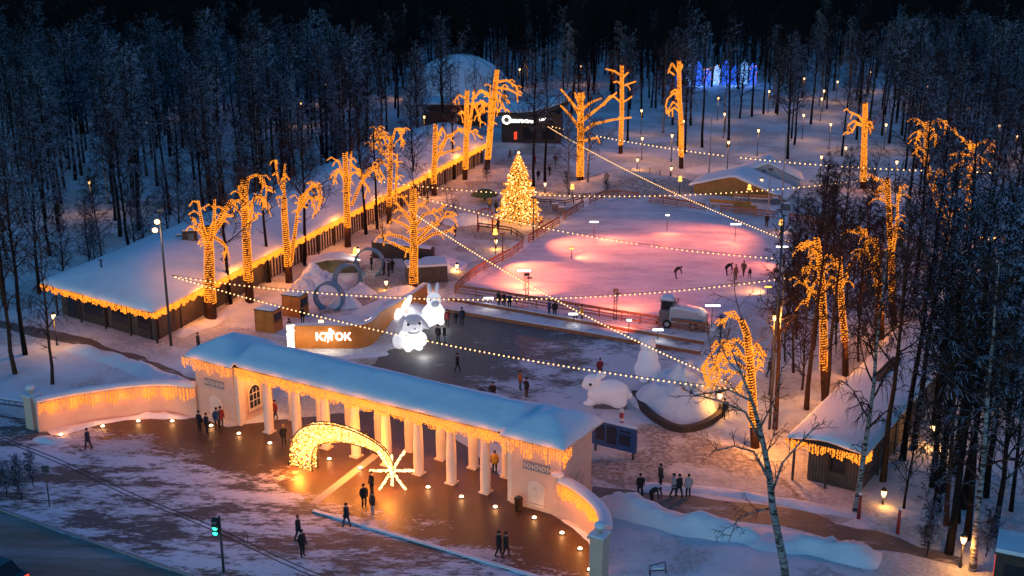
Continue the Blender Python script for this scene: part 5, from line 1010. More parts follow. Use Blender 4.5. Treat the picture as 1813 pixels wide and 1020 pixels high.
lit_tree((1099, 272), [(1099, 250), (1101, 200), (1101, 150), (1101, 116)], [(.16, [(1101, 135), (1088, 126), (1072, 122)]), [(1102, 152), (1115, 148), (1126, 144)], [(1101, 182), (1112, 176), (1120, 170)], [(1100, 182), (1092, 175), (1086, 170)], [(1101, 150), (1092, 144), (1086, 146)], [(1102, 140), (1108, 132), (1113, 128)]], 'slim golden light wound tree right behind the wide forked one', .32, 1.4, seed=11, side=2, bulb=.085)
lit_tree((1206, 298), [(1206, 262), (1206, 220), (1203, 170), (1202, 108)], [[(1204, 190), (1192, 180), (1181, 198)], [(1204, 182), (1194, 164), (1182, 175), (1178, 190)], [(1202, 130), (1190, 112), (1184, 125), (1194, 133)], [(1204, 175), (1196, 158), (1186, 165)], [(1202, 128), (1208, 118), (1207, 112)], [(1205, 200), (1194, 190), (1180, 202)]], 'slim golden light wound tree with a curl at its top left of the blue lights', .32, 1.8, seed=12, side=2, bulb=.09)
lit_tree((1528, 334), [(1529, 310), (1530, 260), (1532, 183)], [[(1530, 218), (1520, 205), (1504, 198)], [(1530, 225), (1512, 214), (1502, 222), (1500, 238)], [(1530, 222), (1515, 220), (1508, 236)], [(1532, 218), (1542, 216), (1545, 228)], [(1532, 222), (1540, 225), (1541, 238)]], 'golden light wound palm shaped tree standing alone at the far right behind the rink', .42, 1.0, seed=13, side=3, bulb=.085)
lit_tree((1682, 475), [(1681, 440), (1670, 390), (1655, 340), (1640, 290), (1641, 215)], [(.22, [(1680, 435), (1682, 380), (1680, 300)]), [(1641, 235), (1630, 215), (1618, 209)], [(1642, 230), (1655, 214), (1672, 216), (1686, 232)], [(1641, 250), (1628, 230), (1622, 250)], [(1642, 250), (1655, 235), (1660, 255)], [(1641, 270), (1622, 260), (1622, 275)], [(1680, 310), (1660, 300), (1655, 322)], [(1680, 305), (1692, 290), (1705, 300)]], 'golden light wound tree with a leaning stem in the cluster at the right, left one', .30, 2.0, .6, 12, 14, bulb=.075)
lit_tree((1715, 440), [(1714, 410), (1714, 360), (1716, 310), (1722, 255)], [[(1721, 270), (1705, 245), (1690, 235)], [(1722, 262), (1740, 250), (1756, 254), (1752, 270)], [(1718, 300), (1700, 285), (1690, 300)], [(1720, 290), (1735, 275), (1752, 290)], [(1717, 310), (1702, 318), (1700, 330)], [(1719, 280), (1700, 270), (1680, 275)]], 'golden light wound tree in the cluster at the right, right one', .28, 1.6, .6, 12, 15, bulb=.075)
lit_tree((1583, 575), [(1580, 530), (1578, 440), (1574, 380), (1571, 315)], [(.2, [(1579, 450), (1588, 400), (1590, 340)]), [(1572, 335), (1560, 318), (1545, 318)], [(1572, 345), (1558, 330), (1550, 345)], [(1590, 350), (1595, 335), (1592, 330)], [(1573, 360), (1556, 350), (1552, 345)]], 'golden light wound tree with a narrow fork right of the rink', .28, 2.4, .55, 10, 16)
lit_tree((1560, 600), [(1560, 560), (1556, 500), (1550, 420)], [(.18, [(1558, 540), (1545, 470), (1530, 430)]), [(1550, 430), (1535, 415), (1515, 412), (1498, 408)], [(1551, 440), (1538, 420), (1520, 400)], [(1535, 450), (1525, 440), (1520, 460)]], 'golden light wound tree half hidden by dark twigs right of the rink', .28, 2.4, .45, 12, 17)
lit_tree((1497, 665), [(1496, 605), (1490, 540), (1486, 455)], [[(1487, 480), (1475, 460), (1470, 450)], [(1488, 500), (1472, 490), (1466, 505)], [(1489, 510), (1500, 490), (1500, 480)]], 'slim golden light wound tree next to the dark tree right of the rink', .26, 3.0, .5, 8, 18)
lit_tree((1461, 710), [(1458, 645), (1458, 560), (1455, 500), (1446, 420)], [[(1450, 460), (1430, 432), (1415, 442)], [(1452, 480), (1435, 470), (1430, 490)], [(1453, 490), (1440, 505), (1435, 520), (1424, 540)], [(1454, 480), (1470, 465), (1478, 470)], [(1450, 470), (1440, 430), (1432, 430)], [(1454, 510), (1470, 500), (1476, 510)], [(1453, 520), (1438, 515), (1420, 500)]], 'golden light wound tree with drooping tangled branches at the right of the rink', .28, 2.6, .6, 12, 19)
lit_tree((1337, 792), [(1335, 760), (1331, 690), (1327, 630), (1322, 590), (1312, 566)], [[(1324, 600), (1310, 566), (1290, 560), (1275, 574)], [(1326, 620), (1305, 600), (1288, 606), (1290, 622)], [(1328, 650), (1300, 612), (1270, 610), (1250, 640), (1245, 660)], [(1328, 660), (1300, 640), (1270, 640), (1254, 660)], [(1329, 670), (1305, 660), (1275, 655), (1262, 690)], [(1327, 640), (1300, 625), (1280, 632), (1265, 650)], [(1328, 640), (1342, 620), (1350, 632)], [(1327, 625), (1340, 610), (1346, 615)], [(1328, 665), (1310, 680), (1300, 695)], [(1329, 680), (1340, 650), (1352, 645)]], 'golden light wound tree drooping like a fountain in the right foreground', .30, 1.6, .9, 10, 20, power=600, crown=6)
# the lit spruce
sb = W(918, 392); sp_t = thing('lit_spruce', 'bright golden lit Christmas spruce with dense lights beside the rink', 'tree', sb); rn_ = random.Random(77); H = 8.7; cr = MB(); bl = MB(); tk = MB(); b2_ = MB()
tk.tube([(0, 0, 0), (0, 0, H)], [.22, .03], 8); tk.build('trunk', 'red_bark', sp_t)
for k in range(210):
    t = (k/210)**.85; z = .5+(H-.7)*t; L = (1-t)**.85*3.15*rn_.uniform(.75, 1.15)+.2; a = k*2.4; d = Vector((math.cos(a), math.sin(a), 0)); e = Vector((0, 0, z))+d*L+Vector((0, 0, -.22*L)); m_ = Vector((0, 0, z))+d*L*.5+Vector((0, 0, .02)); cr.tube([(0, 0, z), m_, e], [.05, .04, .02], 3)
    for j in range(int(6+L*15)):
        q = rn_.random()**.6; c = (Vector((0, 0, z)).lerp(m_, q*2) if q < .5 else m_.lerp(e, q*2-1)); s_ = Vector((-d.y, d.x, 0))*rn_.uniform(-.45, .45)*(.4+q*.6)*min(1, L); f = c+s_+Vector((0, 0, rn_.uniform(-.25, .05))); cr.tube([c, f], [.05, .012], 3, 0, False, False)
        if rn_.random() < .95: (bl if rn_.random() < .82 else b2_).octa(f+Vector((0, 0, .03)), .088*rn_.uniform(.7, 1.2))
cr.build('needles', 'spruce', sp_t); o = bl.build('string_lights', 'amber', sp_t); o['kind'] = 'stuff'; o = b2_.build('bright_lights', 'arch_core', sp_t); o['kind'] = 'stuff'
mb = MB(); mb.octa((0, 0, H+.1), .2); mb.build('top_star', 'arch_core', sp_t)
for a in (200, 250, 290, 340): lamp_at(sp_t, (math.cos(R(a))*3.6, math.sin(R(a))*3.6, 2.0), 110, (1, .38, .07), .5)
lamp_at(sp_t, (0, -2.5, 6), 90, (1, .38, .07), .5)

# ------------------------------------------------------------------ strings of bulbs across the park
bm_ = MB(); bm_.sphere((0, 0, 0), .068, 6, 4); bme = bm_.mesh('bulb', ['festoon'])
def festoon(a, b, sag, label, space=.43, seed=0, lamps=6, power=11, gaps=.0, scale=1.0):
    rn_ = random.Random(seed); L = (b-a).length; n = int(L/space); f = thing('festoon', label, 'string lights', a, 0, 'bulb strings across the park'); pt = lambda t: a.lerp(b, t)-Vector((0, 0, sag*4*t*(1-t)))
    mb = MB(); mb.tube([pt(i/40)-a for i in range(41)], .02, 4); mb.build('cable', 'cable', f); P = []; skip = 0
    for i in range(1, n):
        if rn_.random() < gaps: skip = rn_.randrange(2, 5)
        if skip: skip -= 1; continue
        P.append(pt(i/n)-a-Vector((0, 0, .1)))
    P.sort(key=lambda q: (q+a).y)
    for q in P[:100]: o = put('bulb', bme, f, q); o.scale = (scale,)*3
    if P[100:]:
        mb = MB()
        for q in P[100:]: mb.sphere(q, .068*scale, 6, 4)
        o = mb.build('bulbs', 'festoon', f); o['kind'] = 'stuff'
    for k in range(lamps): lamp_at(f, pt((k+.5)/lamps)-a-Vector((0, 0, .45)), power, (1, .36, .08), .3)
Yp = W(303, 612).y
festoon(atY(303, 487, Yp), W(1398, 490, 7), 2.1, 'bulb string from the left lamp post straight across over the deck to the right trees', .43, 1, 7)
festoon(atY(303, 487, Yp), atY(1335, 692, W(1337, 792).y), 1.2, 'bulb string from the left lamp post over the rabbits to the drooping lit tree', .42, 2, 7)
festoon(atY(735, 378, W(733, 522).y), atY(1300, 680, W(1337, 792).y), .9, 'bulb string from the lone lit tree diagonally over the deck to the drooping lit tree', .42, 3, 5)
festoon(atY(735, 345, W(733, 522).y), W(1405, 458, 7.5), 1.1, 'bulb string from the lone lit tree over the middle of the ice', .48, 4, 5, gaps=.05)
festoon(W(968, 222, 6), W(1402, 428, 7.5), .8, 'bulb string from the restaurant diagonally over the far part of the ice', .62, 5, 6, scale=.95)
festoon(W(972, 222, 6), W(1765, 304, 9), 1.6, 'bulb string from the restaurant along the far side of the park to the right trees', .75, 6, 5, gaps=.05, scale=1.4)
festoon(W(655, 318, 5), W(1565, 313, 7), 2.2, 'bulb string over the spruce and the far edge of the rink', .62, 7, 6, gaps=.02, scale=1.2)

# ------------------------------------------------------------------ lamp posts
def park_lamp(px, label, h=4.0, power=45, group=None, r=.17, color=(1, .40, .07), base=None):
    power *= 1.9
    p = W(px[0], px[1], h) if base is None else W(*base); hh = h if base is None else atY(px[0], px[1], p.y).z; t = thing('park_lamp', label, 'park lamp', (p.x, p.y, 0), 0, group); mb = MB(); mb.tube([(0, 0, 0), (0, 0, .8), (0, 0, hh-.25)], [.09, .06, .05], 6); mb.build('pole', 'iron', t); mb = MB(); mb.lathe([(.08, hh-.28), (r*1.0, hh-.05), (r*1.1, hh+.12), (r*.6, hh+.22)], 10); mb.build('lantern', 'lamp', t); mb = MB(); mb.lathe([(r*1.3, hh+.2), (r*.7, hh+.36), (.03, hh+.42)], 10); mb.build('cap', 'iron', t); lamp_at(t, (0, -.45, hh-.35), power, color, .2); return t
for px in [(158, 322), (280, 172), (348, 158), (575, 150), (533, 183), (702, 140), (751, 207)]: park_lamp(px, 'small warm park lamp glowing among trunks of the left wood', 4.2, 70, 'lamps in the left wood')
for px in [(920, 123), (1028, 117), (1210, 215), (1136, 196)]: park_lamp(px, 'small warm park lamp behind the restaurant and the far lit trees', 4.2, 70, 'lamps beyond the restaurant')
for px in [(1424, 139), (1459, 161), (1483, 145), (1541, 128), (1423, 204), (1272, 174), (1283, 202), (1343, 231), (1290, 252), (1471, 220), (1362, 162), (1455, 175), (1190, 240)]: park_lamp(px, 'small warm park lamp among the trunks of the far park beyond the rink', 4.2, 75, 'lamps in the far park')
for px in [(1569, 221), (1642, 152), (1724, 153), (1659, 101), (1770, 223), (1800, 242), (1588, 287), (1742, 638)]: park_lamp(px, 'small warm park lamp among the dark trunks of the right wood', 4.2, 60, 'lamps in the right wood')
park_lamp((1136, 245), 'pole lamp with a clear lantern between the two slim lit trees', base=(1136, 283)); park_lamp((1451, 278), 'tall pole lamp at the far right behind the huts, left one', base=(1451, 326)); park_lamp((1496, 262), 'tall pole lamp at the far right behind the huts, right one', base=(1494, 305))
park_lamp((101, 560), 'park lamp beside the left path near the front of the left pavilion', base=(101, 612), power=70); park_lamp((1650, 756), 'glaring low lamp right of the small right pavilion', base=(1650, 790), r=.26, power=60); park_lamp((1564, 873), 'short lamp on the snow right of the birch', base=(1563, 893), power=14); park_lamp((1700, 955), 'lamp by the right path near the dark booth', base=(1700, 1005), power=70)
park_lamp((1073+55, 283), 'low lamp on the snow slope behind the rink, left one', base=(1128, 300), power=40); park_lamp((1188, 298), 'low lamp on the snow slope behind the rink, right one', base=(1188, 314), power=40); park_lamp((965, 326), 'low lamp at the foot of the trees right of the spruce', base=(965, 342), power=40); park_lamp((684, 500), 'low lamp on the snow heap behind the sign wall', base=(684, 512), power=22); park_lamp((752, 503), 'low lamp at the foot of the lone lit tree', base=(752, 515), power=22); park_lamp((809, 471), 'low lamp on the snow left of the rink corner', base=(809, 480), power=25); park_lamp((878, 427), 'low lamp beside the orange torch left of the rink', base=(878, 440), power=30); park_lamp((635, 443), 'white oval lamp above the farthest blue ring', base=(635, 480), power=30, color=(1, .85, .7)); park_lamp((1347, 319), 'lamp on the gable of the huts', base=(1347, 345), power=25); park_lamp((1273, 700), 'lamp behind the pale snow mound', base=(1273, 735), power=45); park_lamp((1220, 710), 'small lamp lighting the pale snow mound', base=(1222, 725), power=80); park_lamp((1350, 562), 'pair lamp glowing behind the drooping lit tree', base=(1362, 700), power=230)
for px, base, l in [((1203, 318), (1203, 345), 'orange double torch lamp left of the hut'), ((1325, 333), (1325, 362), 'orange torch lamp before the hut gable'), ((877, 412), (877, 450), 'orange torch lamp at the play frame left of the rink'), ((1013, 332), (1013, 352), 'orange torch lamp below the big lit tree behind the rink'), ((1382, 395), (1382, 410), 'orange torch lamp at the far fence beside the dark bushes'), ((630, 446), (630, 470), 'orange torch lamp beside the farthest blue ring')]:
    p = W(*base); hh = atY(px[0], px[1], p.y).z; t = thing('torch_lamp', l, 'torch lamp', p); mb = MB(); mb.tube([(0, 0, 0), (0, 0, hh-.1)], .06, 6); mb.build('pole', 'iron', t); mb = MB(); mb.lathe([(.1, hh-.25), (.28, hh-.2), (.28, hh-.02), (.1, hh)], 10); mb.lathe([(.1, hh+.12), (.22, hh+.15), (.2, hh+.4), (.05, hh+.5)], 10); mb.build('lantern', 'torch', t); lamp_at(t, (0, -.5, hh), 30, (1, .4, .1))
# tall pole at the left pavilion corner
pp = W(303, 612); ph = atY(295, 372, pp.y).z; t = thing('street_lamp', 'tall dark lamp pole with two glowing heads at the corner of the left pavilion', 'street lamp', pp); mb = MB(); mb.tube([(0, 0, 0), (0, 0, ph)], [.14, .08], 8); mb.build('pole', 'dark_steel', t); mb = MB(); mb.tube([(0, 0, ph-1.2), (-.35, -.1, ph-1.1)], .04, 5); mb.tube([(0, 0, ph-2.0), (-.45, -.1, ph-1.8)], .04, 5); mb.build('bracket', 'dark_steel', t)
for x, z in ((-.2, -1.0), (-.45, -1.75)): mb = MB(); mb.sphere((x, -.22, ph+z), (.26, .2, .22), 10, 6); mb.build('lamp_head', 'lamp', t)
mb = MB(); mb.box((.1, 0, ph), (.5, .3, .2)); mb.build('camera_box', 'dark_steel', t); lamp_at(t, (-.4, -.9, ph-1.6), 140, (1, .66, .42), .3)
MASTS = {'pale slim mast at the far right of the rink fence': (W(1180, 430), 8000), 'slim mast beside the rink fence near the spruce': (W(1080, 440), 7500), 'grey mast beside the rink fence left corner': (W(980, 490), 5200)}
# other plain poles: slim masts seen in the park
for px, top, l in (((1362, 760), 380, 'tall slim dark mast between the drooping lit tree and the right pavilion'), ((1255, 310), 200, 'pale slim mast behind the hut, left'), ((1358, 402), 300, 'pale slim mast at the far right of the rink fence'), ((1383, 372), 235, 'pale slim mast on a tripod foot behind the rink'), ((890, 460), 415, 'grey mast beside the rink fence left corner'), ((944, 425), 350, 'slim mast beside the rink fence near the spruce')):
    p = W(*px); h = atY(px[0], top, p.y).z; mb = MB(); mb.tube([(0, 0, 0), (0, 0, h)], [.11, .06], 7); o = mb.build('mast', 'concrete' if top < 320 else 'dark_steel'); o.location = p; tag(o, l, 'mast')
    if l in MASTS:
        aim, pw = MASTS[l]; hb_ = MB(); hb_.box((0, 0, h), (.6, .25, .25)); hb_.build('mast_box', 'dark_steel', o); q = (Vector(aim)-p); q.z = 0; spot_at(o, q.normalized()*.4+Vector((0, 0, h)), Vector((q.x, q.y, -0.0)), pw, PINK, 95)  # box and beam added on plain masts to spread pink over the rink

# ------------------------------------------------------------------ street: traffic light, wires, sign, car, fence, booth
tp = W(396, 1012); h = atY(392, 930, tp.y).z; t = thing('traffic_light', 'traffic light showing green on a thin pole beside the street', 'traffic light', tp); mb = MB(); mb.tube([(0, 0, 0), (0, 0, h+.6)], [.09, .06], 8); mb.build('pole', 'dark_steel', t); mb = MB(); mb.box((-.24, -.12, h-.05), (.36, .3, 1.05)); hd = mb.build('signal_head', 'rubber', t)
for k, (z, m_) in enumerate(((.3, 'machine_dark'), (-.05, 'green_lamp'), (-.37, 'green_lamp'))): mb = MB(); mb.sphere((-.24, -.28, h+z), (.15, .06, .15), 12, 8); mb.build('lens', m_, hd); mb = MB(); mb.box((-.24, -.34, h+z+.16), (.32, .2, .03)); mb.build('visor', 'rubber', hd)
lamp_at(t, (-.24, -.6, h-.2), 6, (.1, 1, .6), .1)
p = W(88, 897); h = atY(88, 826, p.y).z; mb = MB(); mb.tube([(0, 0, 0), (0, 0, h)], .05, 6); o = mb.build('sign_post', 'dark_steel'); o.location = p; tag(o, 'thin bare sign post standing in the snow beside the shrubs', 'post')
mb = MB(); mb.box((0, .02, h-.2), (.5, .03, .5)); mb.build('plate', 'dark_steel', o)
p = W(2, 850); h = atY(2, 812, p.y).z; t = thing('signal_box', 'yellow and black signal box at the left edge of the picture', 'signal', (p.x-.1, p.y, 0)); mb = MB(); mb.tube([(-.2, 0, 0), (-.2, 0, h+1)], .07, 6); mb.build('pole', 'dark_steel', t); mb = MB(); mb.box((0, -.1, h+.55), (.5, .25, 1.0)); mb.build('housing', 'yellow', t); mb = MB(); mb.box((.02, -.24, h+.5), (.3, .05, .6)); mb.build('face', 'rubber', t)
wa, wb_ = W(-60, 742, 6.5), W(392, 938, 6.5); wd_ = (wb_-wa)
for k, (off, l) in enumerate(((0, 'upper dark tram wire crossing the snowy pavement'), (.55, 'lower dark tram wire crossing the snowy pavement'))):
    mb = MB(); a = wa-rn*0+Vector((-.25, -.5, 0))*off; P = [a+wd_*(i/12) for i in range(-1, 26)]; o0 = P[0]; mb.tube([q-o0-Vector((0, 0, .15*math.sin(i*.5)**2)) for i, q in enumerate(P)], .028, 5); o = mb.build('overhead_wire', 'cable'); o.location = o0; tag(o, l, 'wire'); cmb = MB(); cmb.tube([P[14]-o0+Vector((0, 0, -.05)), P[14]-o0+Vector((0, 0, .35))], .02, 4); cmb.build('hanger', 'cable', o)
# car whose tail enters the frame at the lower left
car = thing('car', 'dark car with red tail lamps leaving the picture at the lower left', 'car', W(-14, 1034), math.atan2(rd.y, rd.x)+math.pi)
mb = MB(); mb.slab([(-2.1, .28), (2.1, .28), (2.2, .6), (2.05, .85), (1.0, .95), (-1.6, .98), (-2.15, .9), (-2.2, .55)], (0, .88, 0), (1, 0, 0), (0, 0, 1), 1.76); mb.build('body', 'car_paint', car); mb = MB(); mb.slab([(-1.75, .96), (.95, .94), (.3, 1.42), (-1.0, 1.45)], (0, .78, 0), (1, 0, 0), (0, 0, 1), 1.56); cbn = mb.build('cabin', 'dark_glass', car); mb = MB(); mb.box((-.35, 0, 1.455), (1.3, 1.4, .05)); mb.build('roof', 'car_paint', cbn)
for y in (-.68, .68): mb = MB(); mb.box((-2.17, y, .74), (.1, .38, .2)); mb.build('tail_lamp', 'tail_lamp', car)
for x in (-1.35, 1.35):
    for y in (-.82, .82): mb = MB(); mb.lathe([(.18, -.1), (.32, -.1), (.32, .1), (.18, .1)], 14); mb.v = [(a, c, b) for a, b, c in mb.v]; wv = mb.build('wheel', 'rubber', car, (x, y, .32)); mb = MB(); mb.lathe([(.03, -.11), (.19, -.11), (.19, .11), (.03, .11)], 10); mb.v = [(a, c, b) for a, b, c in mb.v]; mb.build('rim', 'machine', wv)
lamp_at(car, (-2.6, 0, .7), 5, (1, .05, .02), .2)
# iron fence left of the curved wall
a, b = W(-60, 735), W(50, 750); d = b-a; t = thing('iron_fence', 'black ornamental iron fence meeting the urn pillar at the left', 'fence', a, math.atan2(d.y, d.x)); L = d.length; mb = MB(); mb.box((L/2, 0, 1.75), (L, .07, .08)); mb.box((L/2, 0, 1.35), (L, .07, .06)); mb.box((L/2, 0, .3), (L, .07, .07)); mb.build('rails', 'iron', t)
t.children[0].name = 'rail'; mb = MB()
for k in range(int(L/.14)): mb.tube([(k*.14, 0, .1), (k*.14, 0, 1.75)], .014, 4)
for k in range(int(L/.5)): mb.tube([(k*.5+.2*math.cos(q*math.pi/5), 0, 1.55+.18*math.sin(q*math.pi/5)) for q in range(11)], .02, 4)
mb.build('bars', 'iron', t); mb = MB(); mb.box((L/2, 0, 1.81), (L, .1, .06)); mb.build('snow_cap', 'snow', t)
# dark booth at the lower right
bt = thing('booth', 'dark booth with red glow and snow roof at the lower right corner', 'booth', W(1800, 1040), R(-25)); mb = MB(); mb.box((0, 0, 1.25), (2.6, 2.4, 2.5)); mb.build('body', 'dark_wood', bt); mb = MB(); mb.box((0, 0, 2.56), (2.8, 2.6, .12)); mb.build('roof_board', 'dark_wood', bt); mb = MB(); mb.box((0, 0, 2.74), (2.7, 2.5, .24)); mb.build('roof_snow', 'snow', bt); mb = MB(); mb.box((-1.31, 0, 1.3), (.04, 1.6, 1.4)); mb.build('lit_panel', 'red_glow', bt); mb = MB(); mb.box((0, -1.22, 1.4), (1.6, .05, 1.1)); mb.build('window', 'dark_glass', bt)
t = thing('metal_bench', 'small metal frame bench half sunk in the snow at the bottom', 'bench', W(1165, 1018)); mb = MB(); mb.tube([(-.5, 0, 0), (-.5, 0, .6), (.4, .2, .75), (.5, .2, 0)], .04, 5); mb.tube([(-.5, -.4, 0), (-.5, -.4, .5), (.4, -.3, .5)], .04, 5); mb.build('frame', 'dark_steel', t); mb = MB(); mb.box((-.05, -.1, .58), (.6, .4, .12)); mb.build('snow_cap', 'snow', t)
t = thing('yellow_lantern', 'warm lit letters of a low sign at the far right edge among dark trees', 'lit sign', W(1765, 440), R(-8)); mb = MB(); mb.box((0, 0, 1.2), (4.5, .15, .5)); mb.build('panel', 'dark_wood', t)
for k in range(6): mb = MB(); mb.sphere((-1.9+k*.76, -.15, 1.2), (.22, .1, .18), 8, 6); mb.build('bulb', 'torch', t)
for x in (-1.8, 1.8): mb = MB(); mb.tube([(x, .05, 0), (x, .05, 1)], .06, 5); mb.build('leg', 'dark_wood', t)

# ------------------------------------------------------------------ people
def person_mesh(pose, seed=0):
    s_ = {}
    J = dict(pel=((0, 0, .95), .13), spi=((0, 0, 1.15), .145), che=((0, 0, 1.36), .155), nec=((0, 0, 1.50), .06), hd1=((0, -.01, 1.60), .092), hd2=((0, -.01, 1.70), .085))
    arm = dict(stand=[(.21, 0, 1.42), (.27, .02, 1.13), (.25, -.08, .90)], walk=[(.21, 0, 1.42), (.27, .10, 1.15), (.26, -.04, .95)], phone=[(.21, 0, 1.42), (.26, -.02, 1.15), (.14, -.26, 1.28)], bend=[(.2, -.42, 1.28), (.24, -.5, 1.0), (.2, -.55, .75)], pockets=[(.21, 0, 1.42), (.33, .03, 1.16), (.2, -.10, .98)], push=[(.21, -.05, 1.42), (.25, -.2, 1.18), (.2, -.42, 1.08)])[pose]
    leg = dict(stand=[(.1, 0, .9), (.11, -.01, .5), (.11, .02, .09), (.12, -.14, .05)], walk=None)
    if pose == 'bend': J.update(pel=((0, .12, .92), .135), spi=((0, -.02, 1.12), .145), che=((0, -.24, 1.27), .15), nec=((0, -.38, 1.34), .06), hd1=((0, -.48, 1.36), .092), hd2=((0, -.56, 1.40), .085))
    E = []; V = []; Rr = []
    def addv(p, r): V.append(p); Rr.append(r); return len(V)-1
    ids = {k: addv(*v) for k, v in J.items()}
    for a, b in (('pel', 'spi'), ('spi', 'che'), ('che', 'nec'), ('nec', 'hd1'), ('hd1', 'hd2')): E.append((ids[a], ids[b]))
    for s in (-1, 1):
        q = [(s*x, y, z) for x, y, z in arm]
        if pose == 'walk' and s < 0: q = [(p[0], -p[1]*1.4, p[2]) for p in q]
        if pose == 'phone' and s < 0: q = [(-.21, 0, 1.42), (-.27, .02, 1.13), (-.25, -.08, .90)]
        i0 = ids['che']
        for p, r in zip(q, (.075, .062, .05)): i = addv(p, r); E.append((i0, i)); i0 = i
        wr = Vector(q[2]); d = (wr-Vector(q[1])).normalized(); pm = wr+d*.07; i1 = addv(tuple(pm), .036); E.append((i0, i1))
        sd = Vector((0, 1, 0)) if abs(d.y) < .7 else Vector((1, 0, 0))
        for k in range(4):
            a = pm+sd*(k-1.5)*.02+d*(.05+.012*(1 if k in (1, 2) else 0)); b = a+d*.03+Vector((-s*.015, 0, 0)); ia = addv(tuple(a), .010); ib = addv(tuple(b), .008); E += [(i1, ia), (ia, ib)]
        th_ = wr+d*.05-sd*.045; ia = addv(tuple(th_), .011); E.append((i1, ia))
        hip = (s*.1, 0, .9); f = s*.22 if pose in ('walk', 'push') else 0; f2 = f
        L = [(s*.10, J['pel'][0][1], .86), (s*.11, J['pel'][0][1]*.5-.02-f*.6, .50), (s*.115, .02-f*.9-(0 if f > 0 else -.05*bool(f)), .09), (s*.125, -.14-f*.9, .05)]
        i0 = ids['pel']
        for p, r in zip(L, (.098, .075, .055, .045)): i = addv(p, r); E.append((i0, i)); i0 = i
    me = bpy.data.meshes.new('body'); me.from_pydata([Vector(v) for v in V], E, []); o = put('body', me); md = o.modifiers.new('s', 'SKIN'); md.use_smooth_shade = True; md.branch_smoothing = .3
    for i, r in enumerate(Rr): me.skin_vertices[0].data[i].radius = (r, r)
    me.skin_vertices[0].data[0].use_root = True
    ss = o.modifiers.new('ss', 'SUBSURF'); ss.levels = 1; ss.render_levels = 1; bpy.context.view_layer.update(); nm = bpy.data.meshes.new_from_object(o.evaluated_get(bpy.context.evaluated_depsgraph_get())); bpy.data.objects.remove(o); nm.name = 'body'
    head = Vector(J['hd1'][0]); wrs = [Vector((s*arm[2][0], arm[2][1], arm[2][2])) for s in (-1, 1)]
    nm.materials.clear()
    for m_ in ('skin', 'coat_black', 'coat_black', 'rubber'): nm.materials.append(M[m_])
    for p in nm.polygons:
        c = p.center; k = 1
        if (c-head).length < .17 and c.z > J['nec'][0][2]-.0: k = 0
        elif c.z < .13: k = 3
        elif c.z < .84: k = 2
        if c.z > .6 and min((c-w).length for w in wrs) < .12 and (c-Vector(J['pel'][0])).length > .2: k = 3
        p.material_index = k
    return nm, J
plain('skin', (.42, .26, .19), .6, .05)
for n_, c_ in dict(coat_black=(.010, .010, .012), coat_navy=(.012, .02, .05), coat_blue=(.02, .06, .16), coat_red=(.22, .02, .025), coat_orange=(.42, .12, .03), coat_yellow=(.5, .28, .03), coat_pale=(.35, .33, .36), coat_brown=(.07, .04, .03), jeans=(.04, .07, .13), trousers_black=(.012, .012, .014), hat_white=(.6, .58, .56)).items(): plain(n_, c_, .8, .15)
POSES = {k: person_mesh(k) for k in ('stand', 'walk', 'phone', 'bend', 'pockets', 'push')}
hat_m = {}
def person(px, pose, label, coat='coat_black', legs='trousers_black', hat='coat_black', rz=None, h=1.72):
    me, J = POSES[pose]; o = put('person', me, None, W(*px, .01), random.uniform(0, 6.3) if rz is None else R(rz)); o.scale = (h/1.78,)*3; tag(o, label, 'person')
    for i, m_ in ((1, coat), (2, legs)): o.material_slots[i].link = 'OBJECT'; o.material_slots[i].material = M[m_]
    hd = Vector(J['hd2'][0]); mb = MB(); tilt = RX(65) if pose == 'bend' else None; mb.sphere(hd+Vector((0, .015, .01)), (.105, .115, .10), 12, 8, 0, tilt); mb.build('hat', hat, o)
    ch = Vector(J['spi'][0]); mb = MB(); dz = Vector((0, 0, 1))
    # coat skirt and shoulders: a shell around the trunk
    if pose == 'bend': mb.tube([Vector(J['pel'][0])-dz*.12, Vector(J['pel'][0]), Vector(J['spi'][0]), Vector(J['che'][0]), Vector(J['nec'][0])], [.17, .18, .185, .19, .09], 12)
    else: mb.lathe([(.20, .78), (.195, .95), (.185, 1.15), (.205, 1.35), (.17, 1.44), (.08, 1.50)], 14)
    if pose != 'bend': mb.v = [(x*1.08, y*.86, z) for x, y, z in mb.v]
    mb.build('coat', coat, o)
    # face: eyes, nose, mouth
    hd1 = Vector(J['hd1'][0]); fm_ = MB(); fr_ = Vector((0, -1, 0)) if pose != 'bend' else Vector((0, -.85, -.5)).normalized(); up_ = Vector((0, 0, 1)) if pose != 'bend' else Vector((0, -.5, .85)).normalized()
    for s in (-1, 1): fm_.sphere(hd1+fr_*.085+Vector((s*.034, 0, 0))+up_*.035, .012, 6, 4, 1)
    fm_.sphere(hd1+fr_*.10+up_*.0, .016, 6, 4, 0); fm_.box(hd1+fr_*.09-up_*.04, (.05, .012, .01), 0, 2)
    for s in (-1, 1): fm_.sphere(hd1+Vector((s*.09, 0, .01)), (.014, .02, .03), 6, 4, 0)
    fm_.build('face', ['skin', 'rubber', 'coat_red'], o); return o
